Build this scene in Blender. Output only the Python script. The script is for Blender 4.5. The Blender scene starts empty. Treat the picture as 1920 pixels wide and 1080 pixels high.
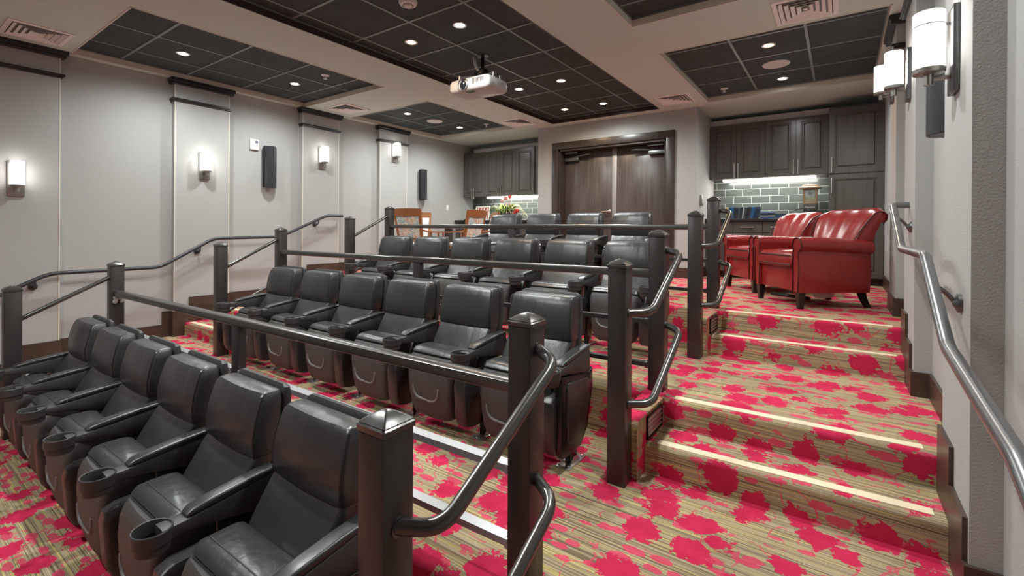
import bpy, bmesh, math, random
from mathutils import Vector, Matrix
random.seed(7)
sc = bpy.context.scene
COL = sc.collection
PI = math.pi
L = [0.0, 0.318, 0.636, 0.954]          # the four floor tiers

# ------------------------------------------------------------------ helpers
def rrect(cx, cy, hx, hy, r, n=4):
    """rounded rectangle outline, counter-clockwise, 4*(n+1) points"""
    r = min(r, hx * .999, hy * .999)
    out = []
    for qx, qy, a0 in ((1, 1, 0), (-1, 1, 90), (-1, -1, 180), (1, -1, 270)):
        for k in range(n + 1):
            a = math.radians(a0 + 90 * k / n)
            out.append((cx + qx * (hx - r) + r * math.cos(a), cy + qy * (hy - r) + r * math.sin(a)))
    return out

class MB:
    def __init__(s): s.bm = bmesh.new()
    def _merge(s, t):
        me = bpy.data.meshes.new('tmp'); t.to_mesh(me); t.free(); s.bm.from_mesh(me); bpy.data.meshes.remove(me)
    def box(s, x0, x1, y0, y1, z0, z1, bev=0, seg=2, M=None):
        t = bmesh.new()
        bmesh.ops.create_cube(t, size=1)
        for v in t.verts:
            v.co = Vector(((x0 + x1) / 2 + v.co.x * (x1 - x0), (y0 + y1) / 2 + v.co.y * (y1 - y0), (z0 + z1) / 2 + v.co.z * (z1 - z0)))
        if bev > 0:
            bmesh.ops.bevel(t, geom=t.edges[:], offset=bev, segments=seg, profile=.5, affect='EDGES', clamp_overlap=True)
        if M is not None: t.transform(M)
        s._merge(t); return s
    def loft(s, rings, cap=True, M=None, closed=False):
        t = bmesh.new()
        R = [[t.verts.new(Vector(p)) for p in r] for r in rings]
        n = len(R[0])
        m = len(R)
        for i in range(m if closed else m - 1):
            a, b = R[i], R[(i + 1) % m]
            for k in range(n):
                t.faces.new((a[k], a[(k + 1) % n], b[(k + 1) % n], b[k]))
        if cap and not closed:
            t.faces.new(list(reversed(R[0]))); t.faces.new(R[-1])
        bmesh.ops.recalc_face_normals(t, faces=t.faces[:])
        if M is not None: t.transform(M)
        s._merge(t); return s
    def prism(s, pts, axis, a0, a1, bev=0, seg=2, M=None):
        """pts 2D outline; axis 'x': pts are (y,z); 'y': (x,z); 'z': (x,y)"""
        def P(p, a):
            return {'x': (a, p[0], p[1]), 'y': (p[0], a, p[1]), 'z': (p[0], p[1], a)}[axis]
        t = bmesh.new()
        A = [t.verts.new(P(p, a0)) for p in pts]; B = [t.verts.new(P(p, a1)) for p in pts]
        n = len(pts)
        for k in range(n): t.faces.new((A[k], A[(k + 1) % n], B[(k + 1) % n], B[k]))
        t.faces.new(A[::-1]); t.faces.new(B)
        bmesh.ops.recalc_face_normals(t, faces=t.faces[:])
        if bev > 0:
            bmesh.ops.bevel(t, geom=t.edges[:], offset=bev, segments=seg, profile=.5, affect='EDGES', clamp_overlap=True)
        if M is not None: t.transform(M)
        s._merge(t); return s
    def lathe(s, prof, c=(0, 0, 0), seg=24, M=None, close=False):
        """prof [(r,z)...] turned about the z axis at c"""
        rings = []
        for r, z in prof:
            rings.append([(c[0] + max(r, 1e-4) * math.cos(2 * PI * k / seg), c[1] + max(r, 1e-4) * math.sin(2 * PI * k / seg), c[2] + z) for k in range(seg)])
        return s.loft(rings, cap=not close, M=M, closed=close)
    def tube(s, pts, r, seg=12, bend=0.0, nb=6, cap=True, prof=None):
        """tube along a polyline, corners rounded with radius-like length bend; prof: 2D outline (side, up) used instead of a circle"""
        P = [Vector(p) for p in pts]
        if bend > 0:
            Q = [P[0]]
            for i in range(1, len(P) - 1):
                a = (P[i - 1] - P[i]); b = (P[i + 1] - P[i])
                d = min(bend, a.length * .48, b.length * .48)
                p0 = P[i] + a.normalized() * d; p1 = P[i] + b.normalized() * d
                for k in range(nb + 1):
                    u = k / nb
                    Q.append(p0 * (1 - u) ** 2 + P[i] * 2 * u * (1 - u) + p1 * u * u)
            Q.append(P[-1]); P = Q
        rings = []
        up = Vector((0, 0, 1)); prev = None
        for i, p in enumerate(P):
            d = (P[min(i + 1, len(P) - 1)] - P[max(i - 1, 0)]).normalized()
            if prev is None:
                sd = d.cross(up)
                if sd.length < 1e-3: sd = d.cross(Vector((0, 1, 0)))
            else:
                sd = prev - d * prev.dot(d)
            sd.normalize(); prev = sd
            u2 = sd.cross(d).normalized()
            if prof: rings.append([tuple(p + sd * a + u2 * b) for a, b in prof])
            else: rings.append([tuple(p + sd * r * math.cos(2 * PI * k / seg) + u2 * r * math.sin(2 * PI * k / seg)) for k in range(seg)])
        return s.loft(rings, cap=cap)
    def ball(s, c, r, seg=12, sc3=(1, 1, 1)):
        t = bmesh.new(); bmesh.ops.create_uvsphere(t, u_segments=seg, v_segments=max(6, seg // 2), radius=r)
        for v in t.verts: v.co = Vector((c[0] + v.co.x * sc3[0], c[1] + v.co.y * sc3[1], c[2] + v.co.z * sc3[2]))
        s._merge(t); return s
    def quad(s, a, b, c, d):
        v = [s.bm.verts.new(p) for p in (a, b, c, d)]; s.bm.faces.new(v); return s
    def build(s, name, mat, parent=None, smooth=True, world=False, angle=35):
        me = bpy.data.meshes.new(name)
        bmesh.ops.recalc_face_normals(s.bm, faces=s.bm.faces[:])
        if smooth:
            for f in s.bm.faces: f.smooth = True
            ca = math.radians(angle)
            for e in s.bm.edges:
                if len(e.link_faces) == 2 and e.calc_face_angle(0) > ca: e.smooth = False
        s.bm.to_mesh(me); s.bm.free()
        o = bpy.data.objects.new(name, me); COL.objects.link(o)
        for m in (mat if isinstance(mat, (list, tuple)) else [mat]): me.materials.append(m)
        if parent is not None:
            o.parent = parent
            if world: o.location = -Vector(parent.location)
        return o

def tag(o, label=None, cat=None, group=None, kind=None):
    if label: o['label'] = label
    if cat: o['category'] = cat
    if group: o['group'] = group
    if kind: o['kind'] = kind
    return o
def empty(name, loc=(0, 0, 0), rz=0, label=None, cat=None, group=None):
    o = bpy.data.objects.new(name, None); COL.objects.link(o)
    o.empty_display_size = .1
    o.location = loc; o.rotation_euler = (0, 0, rz)
    return tag(o, label, cat, group)
def struct(o): o['kind'] = 'structure'; return o
def copy_tree(o, parent=None):
    c = o.copy(); COL.objects.link(c); c.parent = parent
    for ch in list(o.children): copy_tree(ch, c)
    return c

# ------------------------------------------------------------------ materials
def newmat(name):
    m = bpy.data.materials.new(name); m.use_nodes = True
    nt = m.node_tree; b = nt.nodes['Principled BSDF']
    return m, nt, b
class N:
    """tiny node-graph helper"""
    def __init__(s, nt): s.nt = nt
    def add(s, t, **k):
        n = s.nt.nodes.new(t)
        for a, v in k.items(): setattr(n, a, v)
        return n
    def link(s, a, b): s.nt.links.new(a, b)
    def setin(s, sock, v):
        if isinstance(v, bpy.types.NodeSocket): s.link(v, sock)
        else: sock.default_value = v
    def math(s, op, a, b=0.0, c=None):
        n = s.add('ShaderNodeMath', operation=op); s.setin(n.inputs[0], a); s.setin(n.inputs[1], b)
        if c is not None: s.setin(n.inputs[2], c)
        return n.outputs[0]
    def mix(s, f, a, b):
        n = s.add('ShaderNodeMix', data_type='RGBA'); s.setin(n.inputs[0], f)
        s.setin(n.inputs[6], a); s.setin(n.inputs[7], b); return n.outputs[2]
    def comb(s, x, y, z=0.0):
        n = s.add('ShaderNodeCombineXYZ'); s.setin(n.inputs[0], x); s.setin(n.inputs[1], y); s.setin(n.inputs[2], z); return n.outputs[0]
    def obj(s): return s.add('ShaderNodeTexCoord').outputs['Object']
    def sep(s, v):
        n = s.add('ShaderNodeSeparateXYZ'); s.link(v, n.inputs[0]); return n.outputs
    def map(s, v, scale=(1, 1, 1), loc=(0, 0, 0)):
        n = s.add('ShaderNodeMapping'); s.link(v, n.inputs[0]); n.inputs['Scale'].default_value = scale; n.inputs['Location'].default_value = loc; return n.outputs[0]
    def noise(s, v, scale, detail=2, rough=.5):
        n = s.add('ShaderNodeTexNoise'); s.link(v, n.inputs['Vector']); n.inputs['Scale'].default_value = scale
        n.inputs['Detail'].default_value = detail; n.inputs['Roughness'].default_value = rough; return n.outputs['Fac']
    def ramp(s, f, stops, interp='LINEAR'):
        n = s.add('ShaderNodeValToRGB'); s.link(f, n.inputs[0]); cr = n.color_ramp; cr.interpolation = interp
        while len(cr.elements) < len(stops): cr.elements.new(.5)
        for e, (p, c) in zip(cr.elements, stops): e.position = p; e.color = (*c, 1) if len(c) == 3 else c
        return n.outputs[0]
    def bump(s, h, strength, dist, bsdf):
        n = s.add('ShaderNodeBump'); s.link(h, n.inputs['Height']); n.inputs['Strength'].default_value = strength
        n.inputs['Distance'].default_value = dist; s.link(n.outputs[0], bsdf.inputs['Normal'])
C4 = lambda c: (c[0], c[1], c[2], 1)
def plain(name, col, rough=.5, metal=0, bump=None, var=0.0, coat=0, emit=None, estr=0, spec=None, alpha=None):
    m, nt, b = newmat(name); g = N(nt)
    b.inputs['Base Color'].default_value = C4(col); b.inputs['Roughness'].default_value = rough; b.inputs['Metallic'].default_value = metal
    if coat: b.inputs['Coat Weight'].default_value = coat; b.inputs['Coat Roughness'].default_value = .1
    if spec is not None: b.inputs['Specular IOR Level'].default_value = spec
    if emit: b.inputs['Emission Color'].default_value = C4(emit); b.inputs['Emission Strength'].default_value = estr
    if var:
        f = g.noise(g.obj(), 6, 4)
        g.link(g.mix(f, C4([c * (1 - var) for c in col]), C4([min(1, c * (1 + var)) for c in col])), b.inputs['Base Color'])
    if bump:
        sc_, st, di = bump
        g.bump(g.noise(g.obj(), sc_, 3), st, di, b)
    return m
def wood(name, c0, c1, rough=.35, axis='z', scale=1.0, coat=0):
    m, nt, b = newmat(name); g = N(nt)
    s = {'z': (26, 26, 1.2), 'x': (1.2, 26, 26), 'y': (26, 1.2, 26)}[axis]
    v = g.map(g.obj(), tuple(k * scale for k in s))
    f = g.noise(v, 1.6, 6, .6)
    f2 = g.noise(g.map(g.obj(), (2, 2, 2)), 1.0, 2)
    f = g.math('ADD', g.math('MULTIPLY', f, .8), g.math('MULTIPLY', f2, .25))
    g.link(g.ramp(f, [(.3, c0), (.75, c1)]), b.inputs['Base Color'])
    b.inputs['Roughness'].default_value = rough
    if coat: b.inputs['Coat Weight'].default_value = coat
    g.bump(f, .08, .002, b)
    return m
def leather(name, c0, c1, rough=.33, wr=.35, wscale=(9, 9, 2.2), dist=.012):
    m, nt, b = newmat(name); g = N(nt)
    o = g.obj()
    grain = g.noise(o, 260, 2)
    folds = g.noise(g.map(o, wscale), 1.0, 3, .45)
    blot = g.noise(o, 5, 3)
    g.link(g.mix(blot, C4(c0), C4(c1)), b.inputs['Base Color'])
    h = g.math('ADD', g.math('MULTIPLY', folds, 1.0), g.math('MULTIPLY', grain, .03))
    g.bump(h, wr, dist, b)
    b.inputs['Specular IOR Level'].default_value = .7
    r = g.math('ADD', g.math('MULTIPLY', blot, .06), rough - .03)
    g.link(r, b.inputs['Roughness'])
    return m
def emis(name, col, strength):
    m, nt, b = newmat(name)
    b.inputs['Base Color'].default_value = (.8, .8, .8, 1)
    b.inputs['Emission Color'].default_value = C4(col); b.inputs['Emission Strength'].default_value = strength
    return m

def make_carpet():
    m, nt, b = newmat('floral_carpet'); g = N(nt)
    o = g.obj(); x, y, z = g.sep(o)
    nx = g.sep(g.add('ShaderNodeNewGeometry').outputs['True Normal'])[0]
    side = g.math('GREATER_THAN', g.math('ABSOLUTE', nx), .7)
    inv = g.math('SUBTRACT', 1.0, side)
    u = g.math('ADD', g.math('MULTIPLY', x, inv), g.math('MULTIPLY', z, side))
    v = g.math('ADD', y, g.math('MULTIPLY', z, inv))
    uv = g.comb(u, v)
    # fine woven stripes along the rows
    wob = g.math('MULTIPLY', g.noise(g.map(uv, (2.5, 6, 1)), 1.0, 1), .004)
    vs = g.math('ADD', v, wob)
    st = g.noise(g.comb(g.math('MULTIPLY', u, .55), g.math('MULTIPLY', vs, 92.0)), 1.0, 1.2, .5)
    stripes = g.ramp(st, [(.0, (.10, .072, .042)), (.36, (.26, .195, .115)), (.44, (.46, .37, .235)), (.53, (.15, .115, .07)), (.575, (.66, .52, .17)), (.63, (.48, .385, .245)), (.70, (.17, .125, .08))], 'CONSTANT')
    weave = g.noise(uv, 420, 1)
    stripes = g.mix(g.math('MULTIPLY', weave, .5), stripes, (.32, .255, .165, 1))
    # big ragged flower heads
    def dist(vec, sc_, rnd):
        n = g.add('ShaderNodeTexVoronoi', feature='F1', voronoi_dimensions='2D'); g.link(vec, n.inputs['Vector'])
        n.inputs['Scale'].default_value = sc_; n.inputs['Randomness'].default_value = rnd
        return n.outputs['Distance'], n.outputs['Color']
    n1 = g.noise(uv, 10, 2, .5); n2 = g.noise(g.map(uv, (1, 1.25, 1)), 34, 3, .65)
    rag = g.math('ADD', g.math('MULTIPLY', g.math('SUBTRACT', n1, .5), .60), g.math('MULTIPLY', g.math('SUBTRACT', n2, .5), .62))
    d, c = dist(uv, 4.5, .85)
    cr = g.sep(c)
    rad = g.math('ADD', .22, g.math('MULTIPLY', cr[0], .19))
    fl = g.math('LESS_THAN', g.math('ADD', d, rag), rad)
    # smaller leaves
    lf = None
    for rot, off in ((.7, (3.1, 1.7, 0)), (-.75, (7.3, 4.1, 0))):
        mp = g.add('ShaderNodeMapping'); g.link(uv, mp.inputs[0]); mp.inputs['Rotation'].default_value = (0, 0, rot); mp.inputs['Scale'].default_value = (1, 2.1, 1); mp.inputs['Location'].default_value = off
        d2, c2 = dist(mp.outputs[0], 5.2, 1.0)
        k2 = g.sep(c2)
        rad2 = g.math('MULTIPLY', g.math('GREATER_THAN', k2[1], .52), g.math('ADD', .15, g.math('MULTIPLY', k2[0], .12)))
        one = g.math('LESS_THAN', g.math('ADD', d2, g.math('MULTIPLY', rag, .35)), rad2)
        lf = one if lf is None else g.math('MAXIMUM', lf, one)
    # thin curling stems
    sn = g.noise(uv, 5.5, 1)
    stem = g.math('MULTIPLY', g.math('LESS_THAN', g.math('ABSOLUTE', g.math('SUBTRACT', sn, .5)), .012), g.math('GREATER_THAN', g.noise(uv, 24, 2), .47))
    tone = g.noise(uv, 14, 3)
    red = g.mix(tone, (.46, .014, .052, 1), (.66, .034, .105, 1))
    pink = g.mix(tone, (.56, .03, .085, 1), (.74, .08, .16, 1))
    col = g.mix(g.math('MULTIPLY', stem, .75), stripes, pink)
    col = g.mix(g.math('MULTIPLY', lf, .88), col, pink)
    col = g.mix(fl, col, red)
    g.link(col, b.inputs['Base Color'])
    b.inputs['Roughness'].default_value = .95; b.inputs['Specular IOR Level'].default_value = .15
    h = g.math('ADD', g.math('MULTIPLY', g.noise(uv, 300, 2), .6), g.math('MULTIPLY', fl, .4))
    g.bump(h, .5, .006, b)
    return m
def make_backsplash():
    m, nt, b = newmat('subway_tile'); g = N(nt)
    x, y, z = g.sep(g.obj())
    n = g.add('ShaderNodeTexBrick'); g.link(g.comb(x, z), n.inputs['Vector'])
    n.inputs['Scale'].default_value = 1; n.inputs['Brick Width'].default_value = .262; n.inputs['Row Height'].default_value = .118
    n.inputs['Mortar Size'].default_value = .003; n.inputs['Mortar Smooth'].default_value = .2
    n.inputs['Color1'].default_value = (.075, .092, .085, 1); n.inputs['Color2'].default_value = (.09, .105, .098, 1); n.inputs['Mortar'].default_value = (.52, .53, .49, 1)
    n.inputs['Bias'].default_value = 0
    g.link(n.outputs[0], b.inputs['Base Color'])
    r = g.math('ADD', .22, g.math('MULTIPLY', n.outputs['Fac'], .5)); g.link(r, b.inputs['Roughness'])
    g.bump(g.math('SUBTRACT', 1.0, n.outputs['Fac']), .5, .003, b)
    return m
def make_pattern_fabric():
    m, nt, b = newmat('woven_pattern_fabric'); g = N(nt)
    o = g.obj()
    v = g.map(o, (30, 30, 22))
    f = g.noise(v, 1.0, 3, .7); f2 = g.noise(g.map(o, (9, 9, 14)), 1.0, 2)
    base = g.ramp(f2, [(.3, (.62, .58, .48)), (.47, (.20, .36, .40)), (.53, (.66, .62, .52)), (.62, (.50, .22, .14)), (.68, (.66, .62, .52))])
    g.link(g.mix(g.math('GREATER_THAN', f, .56), base, (.70, .66, .57, 1)), b.inputs['Base Color'])
    b.inputs['Roughness'].default_value = .9
    return m
M = {}
M['carpet'] = make_carpet()
M['wall'] = plain('painted_wall', (.40, .40, .388), .75, bump=(130, .32, .006))
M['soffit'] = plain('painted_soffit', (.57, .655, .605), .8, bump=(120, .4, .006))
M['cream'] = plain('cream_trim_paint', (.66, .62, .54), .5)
M['ctile'] = plain('black_acoustic_tile', (.036, .047, .047), .8, bump=(160, .6, .004), var=.4)
M['cgrid'] = plain('painted_tile_grid', (.17, .20, .195), .4)
M['dwood'] = wood('espresso_wood', (.030, .021, .017), (.062, .044, .036), .34, 'z')
M['dwoodx'] = wood('espresso_wood_long', (.030, .021, .017), (.062, .044, .036), .34, 'x')
M['cab'] = wood('cabinet_espresso', (.078, .072, .066), (.115, .107, .098), .25, 'z')
M['door'] = wood('door_veneer', (.040, .028, .024), (.115, .092, .082), .30, 'z', .8)
M['base'] = wood('baseboard_wood', (.035, .022, .016), (.085, .052, .038), .38, 'y')
M['black_trim'] = plain('black_trim_paint', (.018, .017, .018), .35)
M['post'] = plain('bronze_steel', (.062, .056, .054), .32, .5, var=.15)
M['rail'] = plain('dark_steel_rail', (.115, .110, .105), .26, .75)
M['lit_rail'] = plain('light_brightened_rail', (.50, .51, .53), .34, .6)  # paler copy of the rail metal; bright lamp light put into its colour
M['lrail'] = plain('slate_painted_rail', (.045, .050, .058), .36, .3)
M['rrail'] = plain('grey_steel_rail', (.22, .225, .23), .30, .75)
M['leather'] = leather('black_leather', (.027, .028, .029), (.042, .043, .045), .31, .5, (13, 13, 1.6), .009)
M['leatherside'] = leather('black_leather_sides', (.018, .018, .019), (.028, .028, .029), .36, .2)
M['plastic'] = plain('charcoal_plastic', (.040, .039, .039), .45, bump=(420, .35, .002))
M['pan'] = plain('textured_plastic', (.058, .055, .053), .55, bump=(330, .6, .003), var=.15)
M['panline'] = plain('moulded_line', (.17, .165, .16), .5)
M['seam'] = plain('seam_thread', (.012, .012, .012), .5)
M['steel'] = plain('bright_steel', (.55, .55, .55), .3, .9)
M['nickel'] = plain('brushed_nickel', (.42, .41, .39), .34, .9)
M['darknickel'] = plain('dark_nickel', (.16, .165, .17), .35, .8)
M['chrome'] = plain('satin_handle', (.62, .60, .57), .28, .95)
M['white'] = plain('white_plastic', (.72, .71, .69), .45)
M['vent'] = plain('vent_white_paint', (.80, .775, .755), .5)
M['ventdark'] = plain('vent_throat', (.22, .22, .215), .8)
M['black'] = plain('black_gloss', (.010, .010, .011), .25)
M['spk'] = plain('speaker_black', (.020, .023, .026), .38)
M['counter'] = plain('dark_stone_counter', (.030, .032, .034), .22, var=.3)
M['splash'] = make_backsplash()
M['redleather'] = leather('red_leather', (.19, .010, .010), (.30, .020, .018), .27, .35, (5, 5, 2.2), .012)
M['piping'] = plain('dark_piping', (.035, .004, .004), .4)
M['chairleg'] = plain('black_lacquer', (.012, .011, .011), .25)
M['oak'] = wood('oak_stain', (.20, .070, .022), (.36, .145, .055), .32, 'z')
M['fabric'] = make_pattern_fabric()
M['whitevinyl'] = plain('white_vinyl', (.72, .71, .70), .5)
M['shade'] = emis('sconce_glass', (1, .965, .90), 3.6)
M['lens'] = emis('downlight_lens', (.93, .96, 1), 40)
M['lenswarm'] = emis('downlight_lens_warm', (1, .62, .30), 12)
M['strip'] = emis('undercabinet_lens', (1, .97, .90), 16)
M['nosing'] = plain('photoluminescent_strip', (.80, .68, .48), .5)
M['pvc'] = plain('projector_white', (.58, .57, .56), .35)
M['glasslens'] = plain('lens_glass', (.02, .025, .035), .05, 0, coat=.5)
M['wire'] = plain('cable_ties', (.70, .66, .60), .5)
M['amber'] = plain('popcorn_cart_wood', (.30, .17, .085), .45)
M['popcorn'] = plain('popcorn', (.80, .66, .32), .9, bump=(60, 1, .01))
M['clear'] = plain('clear_pane', (.9, .92, .92), .05); M['clear'].node_tree.nodes['Principled BSDF'].inputs['Transmission Weight'].default_value = .9
M['rubber'] = plain('dark_grey_plastic', (.055, .058, .055), .5)

# ------------------------------------------------------------------ floor tiers, stairs, curbs
XR, XL = -0.9695, -5.3946                       # guard post lines
SR, SL = -0.89, -5.475                          # stair edges beside the seating
sk = lambda x, yr: yr + .024 * (x - XR)         # the tier edges run very slightly out of square
def tier(mb, x0, x1, yr, z0, z1, rad=.028):
    """a carpeted block with a rounded front nosing, front edge along x at sk(x, yr)"""
    rings = []
    for x in (x0, x1):
        y = sk(x, yr)
        pts = [(x, y, z0)]
        for k in range(7):
            a = PI / 2 * k / 6
            pts.append((x, y + rad - rad * math.cos(a), z1 - rad + rad * math.sin(a)))
        pts += [(x, 8.6, z1), (x, 8.6, z0)]
        rings.append(pts)
    mb.loft(rings)
fl = MB()
fl.box(-7.2, .9, -3.4, 8.6, -.1, 0)
for yr, z in ((1.36, L[1]), (2.93, L[2]), (4.56, L[3])):
    tier(fl, SL, SR, yr, 0, z)
for (x0, x1) in ((SR, .80), (-7.1, SL)):
    for y1, y2, lv in ((1.04, 1.36, 0), (2.58, 2.90, 1), (4.20, 4.50, 2)):
        tier(fl, x0, x1, y1, 0, L[lv] + .159)
        tier(fl, x0, x1, y2, 0, L[lv + 1])
def curb(mb, x0, x1, y0, y1, z0, z1, r=.04):
    rings = []
    for x, e in ((x0, 0), (x1, 0)):
        pts = [(x, y0, z0)]
        for k in range(7):
            a = PI / 2 * k / 6
            pts.append((x, y0 + r - r * math.cos(a), z1 - r + r * math.sin(a)))
        pts += [(x, y1, z1), (x, y1, z0)]
        rings.append(pts)
    mb.loft(rings)
for y0, y1, lv in ((.87, 1.5, 0), (2.459, 3.05, 1), (4.065, 4.7, 2)):
    curb(fl, XR - .055, SR, y0, y1, L[lv], L[lv + 1] + .002)
    curb(fl, SL, XL + .055, y0 - .11, y1 - .12, L[lv], L[lv + 1] + .002)
floor = struct(fl.build('floor', M['carpet'], angle=50))

# pale nosing strips on the stair treads
strips = []
STEP = ['lower', 'upper']
for side, (x0, x1) in (('right', (SR + .055, .335)), ('left', (-6.70, SL - .06))):
    for y, lv, up in ((1.04, 0, 0), (1.36, 0, 1), (2.58, 1, 0), (2.90, 1, 1), (4.20, 2, 0), (4.50, 2, 1)):
        z = L[lv] + .159 * (up + 1)
        mb = MB()
        rings = []
        for x in (x0, x1):
            yy = sk(x, y) + .036
            rings.append([(x, yy, z - .004), (x, yy, z + .003), (x, yy + .058, z + .003), (x, yy + .058, z - .004)])
        mb.loft(rings)
        o = mb.build('nosing_strip', M['nosing'], smooth=False)
        fl_name = ['from the front floor', 'to the third row', 'to the top platform'][lv]
        tag(o, 'pale nosing strip on the %s step of the %s stairs %s' % (STEP[up], 'near' if side == 'right' else 'far wall', fl_name), 'nosing strip', 'pale stair nosing strips')

# black louvred step lights on the curb sides
for y, lv in ((2.60, 1), (4.155, 2)):
    t = empty('step_light', (SR, y + .13, L[lv] + .175))
    tag(t, 'black louvred step light on the curb of the %s' % ('nearer flight of stairs' if lv == 1 else 'flight leading up to the red armchairs'), 'step light', 'louvred step lights')
    f = MB(); h = .13; zt = .128
    for a in ((0, .012, -h, h, 0, .008), (0, .012, -h, h, zt - .008, zt), (0, .012, -h, -h + .008, 0, zt), (0, .012, h - .008, h, 0, zt), (0, .002, -h, h, 0, zt)): f.box(*a)
    f.build('frame', M['black'], t)
    lou = MB()
    for k in range(4):
        zz = .014 + k * .027
        lou.prism([(.003, zz + .014), (.011, zz), (.013, zz + .003), (.005, zz + .016)], 'y', -h + .008, h - .008)
    lou.build('louvre', M['nickel'], t)

# ------------------------------------------------------------------ walls
ZC = 3.53                                        # soffit height
def wallbox(name, parts, mat=None):
    mb = MB()
    for p in parts: mb.box(*p)
    return struct(mb.build(name, mat or M['wall'], smooth=False))
LP = [(.62, 1.29), (2.328, 2.962), (4.015, 4.643), (5.485, 6.123)]      # left pilasters (y0,y1)
RP = [(2.34, 2.885), (3.90, 4.47), (5.16, 5.70)]                         # right pilasters
LF, LR_ = -6.76, -6.845
wallbox('wall_left', [(-7.05, LR_, -3.4, 8.6, -.1, 3.75)] + [(LR_ - .02, LF, a, b, 0, ZC) for a, b in LP])
RF, RR_ = .39, .478
wallbox('wall_right', [(RR_, .85, -3.4, 8.6, -.1, 3.75)] + [(RF, RR_ + .02, a, b, 0, ZC) for a, b in RP])
wallbox('wall_front', [(-7.05, .85, -3.6, -3.4, -.1, 3.75)])
DY = 7.30
DX0, DX1, DZ = -4.128, -2.195, 3.115             # door opening
wallbox('wall_back', [(-4.55, DX0, DY, 8.5, .9, ZC), (DX1, -1.752, DY, 8.5, .9, ZC), (DX0, DX1, DY, 8.5, DZ, ZC), (DX0, DX1, DY + .30, 8.5, .9, DZ)])
wallbox('wall_back', [(-1.80, .60, 8.45, 8.7, .9, 3.75)])
wallbox('wall_back', [(-6.95, -4.50, 8.20, 8.7, .9, 3.75)])
# tile backsplashes
mb = MB(); mb.box(-1.752, -.12, 8.44, 8.452, 1.86, 2.52); o = struct(mb.build('trim_1', M['splash'], smooth=False))
mb = MB(); mb.box(-6.845, -4.55, 8.19, 8.202, 1.86, 2.42); o = struct(mb.build('trim_2', M['splash'], smooth=False))

# black crown mouldings and picture bands on every pilaster
n = 3
def crown(face, sgn, a, b, z0, z1, d, bands):
    global n
    mb = MB()
    for k, (zz0, zz1, dd) in enumerate(bands):
        x0, x1 = sorted((face - sgn * .07, face + sgn * dd))
        mb.box(x0, x1, a - dd, b + dd, zz0, zz1, .004, 1)
    struct(mb.build('trim_%d' % n, M['black_trim'])); n += 1
for a, b in LP:
    crown(LF, 1, a, b, 0, 0, 0, [(3.485, ZC, .055), (3.455, 3.49, .04), (3.262, 3.285, .035), (3.245, 3.265, .022)])
for a, b in RP:
    crown(RF, -1, a, b, 0, 0, 0, [(3.485, ZC, .055), (3.455, 3.49, .04), (3.262, 3.285, .035), (3.245, 3.265, .022)])

# thin pale strips down the pilaster corners
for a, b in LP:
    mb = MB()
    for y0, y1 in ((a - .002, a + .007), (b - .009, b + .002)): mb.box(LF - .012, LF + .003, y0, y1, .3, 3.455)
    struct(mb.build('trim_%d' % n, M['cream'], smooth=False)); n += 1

# stepped dark wood baseboards
def bases(name, face, rec, pil, sgn, dy, y_end):
    steps = [(-3.3, L[0] + .155, 0)]
    for y1, y2, lv in ((1.04, 1.36, 0), (2.58, 2.90, 1), (4.20, 4.50, 2)):
        steps += [(y1 - .22 + dy, L[lv] + .159 + .155, L[lv]), (y2 - .28 + dy, L[lv + 1] + .155, L[lv])]
    steps.append((y_end, 0, 0))
    mb = MB()
    for (ya, zt, zb), (yb, _, _) in zip(steps, steps[1:]):
        cuts = sorted({ya, yb} | {v for p in pil for v in (p[0] - .016, p[1] + .016) if ya < v < yb})
        for c0, c1 in zip(cuts, cuts[1:]):
            mid = (c0 + c1) / 2
            onp = any(p[0] - .016 <= mid <= p[1] + .016 for p in pil)
            f = face if onp else rec
            x0, x1 = sorted((f - sgn * .1, f + sgn * .016))
            mb.box(x0, x1, c0, c1, max(0, zb - .02), zt)
    return struct(mb.build(name, M['base'], smooth=False))
bases('baseboard_right', RF, RR_, RP, -1, 0, 7.75)
bases('baseboard_left', LF, LR_, LP, 1, -.13, 7.9)
mb = MB(); mb.box(-4.55, DX0 - .1, DY - .016, DY + .02, L[3], L[3] + .155); mb.box(DX1 + .1, -1.736, DY - .016, DY + .02, L[3], L[3] + .155); mb.box(-1.77, -1.736, DY - .016, 7.9, L[3], L[3] + .155)
struct(mb.build('baseboard_back', M['base'], smooth=False))

# ------------------------------------------------------------------ ceiling
ce = MB()
Z1 = ZC + .24
LCX = (-6.735, -4.89); CCX = (-4.13, -2.255); RCX = (-1.57, .345)
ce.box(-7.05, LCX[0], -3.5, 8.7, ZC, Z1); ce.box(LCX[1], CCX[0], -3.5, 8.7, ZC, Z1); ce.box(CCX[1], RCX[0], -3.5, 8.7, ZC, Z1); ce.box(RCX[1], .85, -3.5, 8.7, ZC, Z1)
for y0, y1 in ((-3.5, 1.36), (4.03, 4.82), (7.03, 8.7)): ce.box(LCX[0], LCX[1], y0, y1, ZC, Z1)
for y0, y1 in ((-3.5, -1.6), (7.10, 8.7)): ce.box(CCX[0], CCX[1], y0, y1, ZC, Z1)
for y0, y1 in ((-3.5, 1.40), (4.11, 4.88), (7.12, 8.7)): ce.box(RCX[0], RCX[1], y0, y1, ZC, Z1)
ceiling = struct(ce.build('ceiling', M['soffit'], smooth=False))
ZT = 3.60
mb = MB()
mb.box(LCX[0] - .01, LCX[1] + .01, 1.3, 7.1, ZT, ZT + .05); mb.box(CCX[0] - .01, CCX[1] + .01, -1.7, 7.2, ZT, ZT + .05); mb.box(RCX[0] - .01, RCX[1] + .01, 1.3, 7.2, ZT, ZT + .05)
ctile = struct(mb.build('ceiling', M['ctile'], smooth=False))
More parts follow.
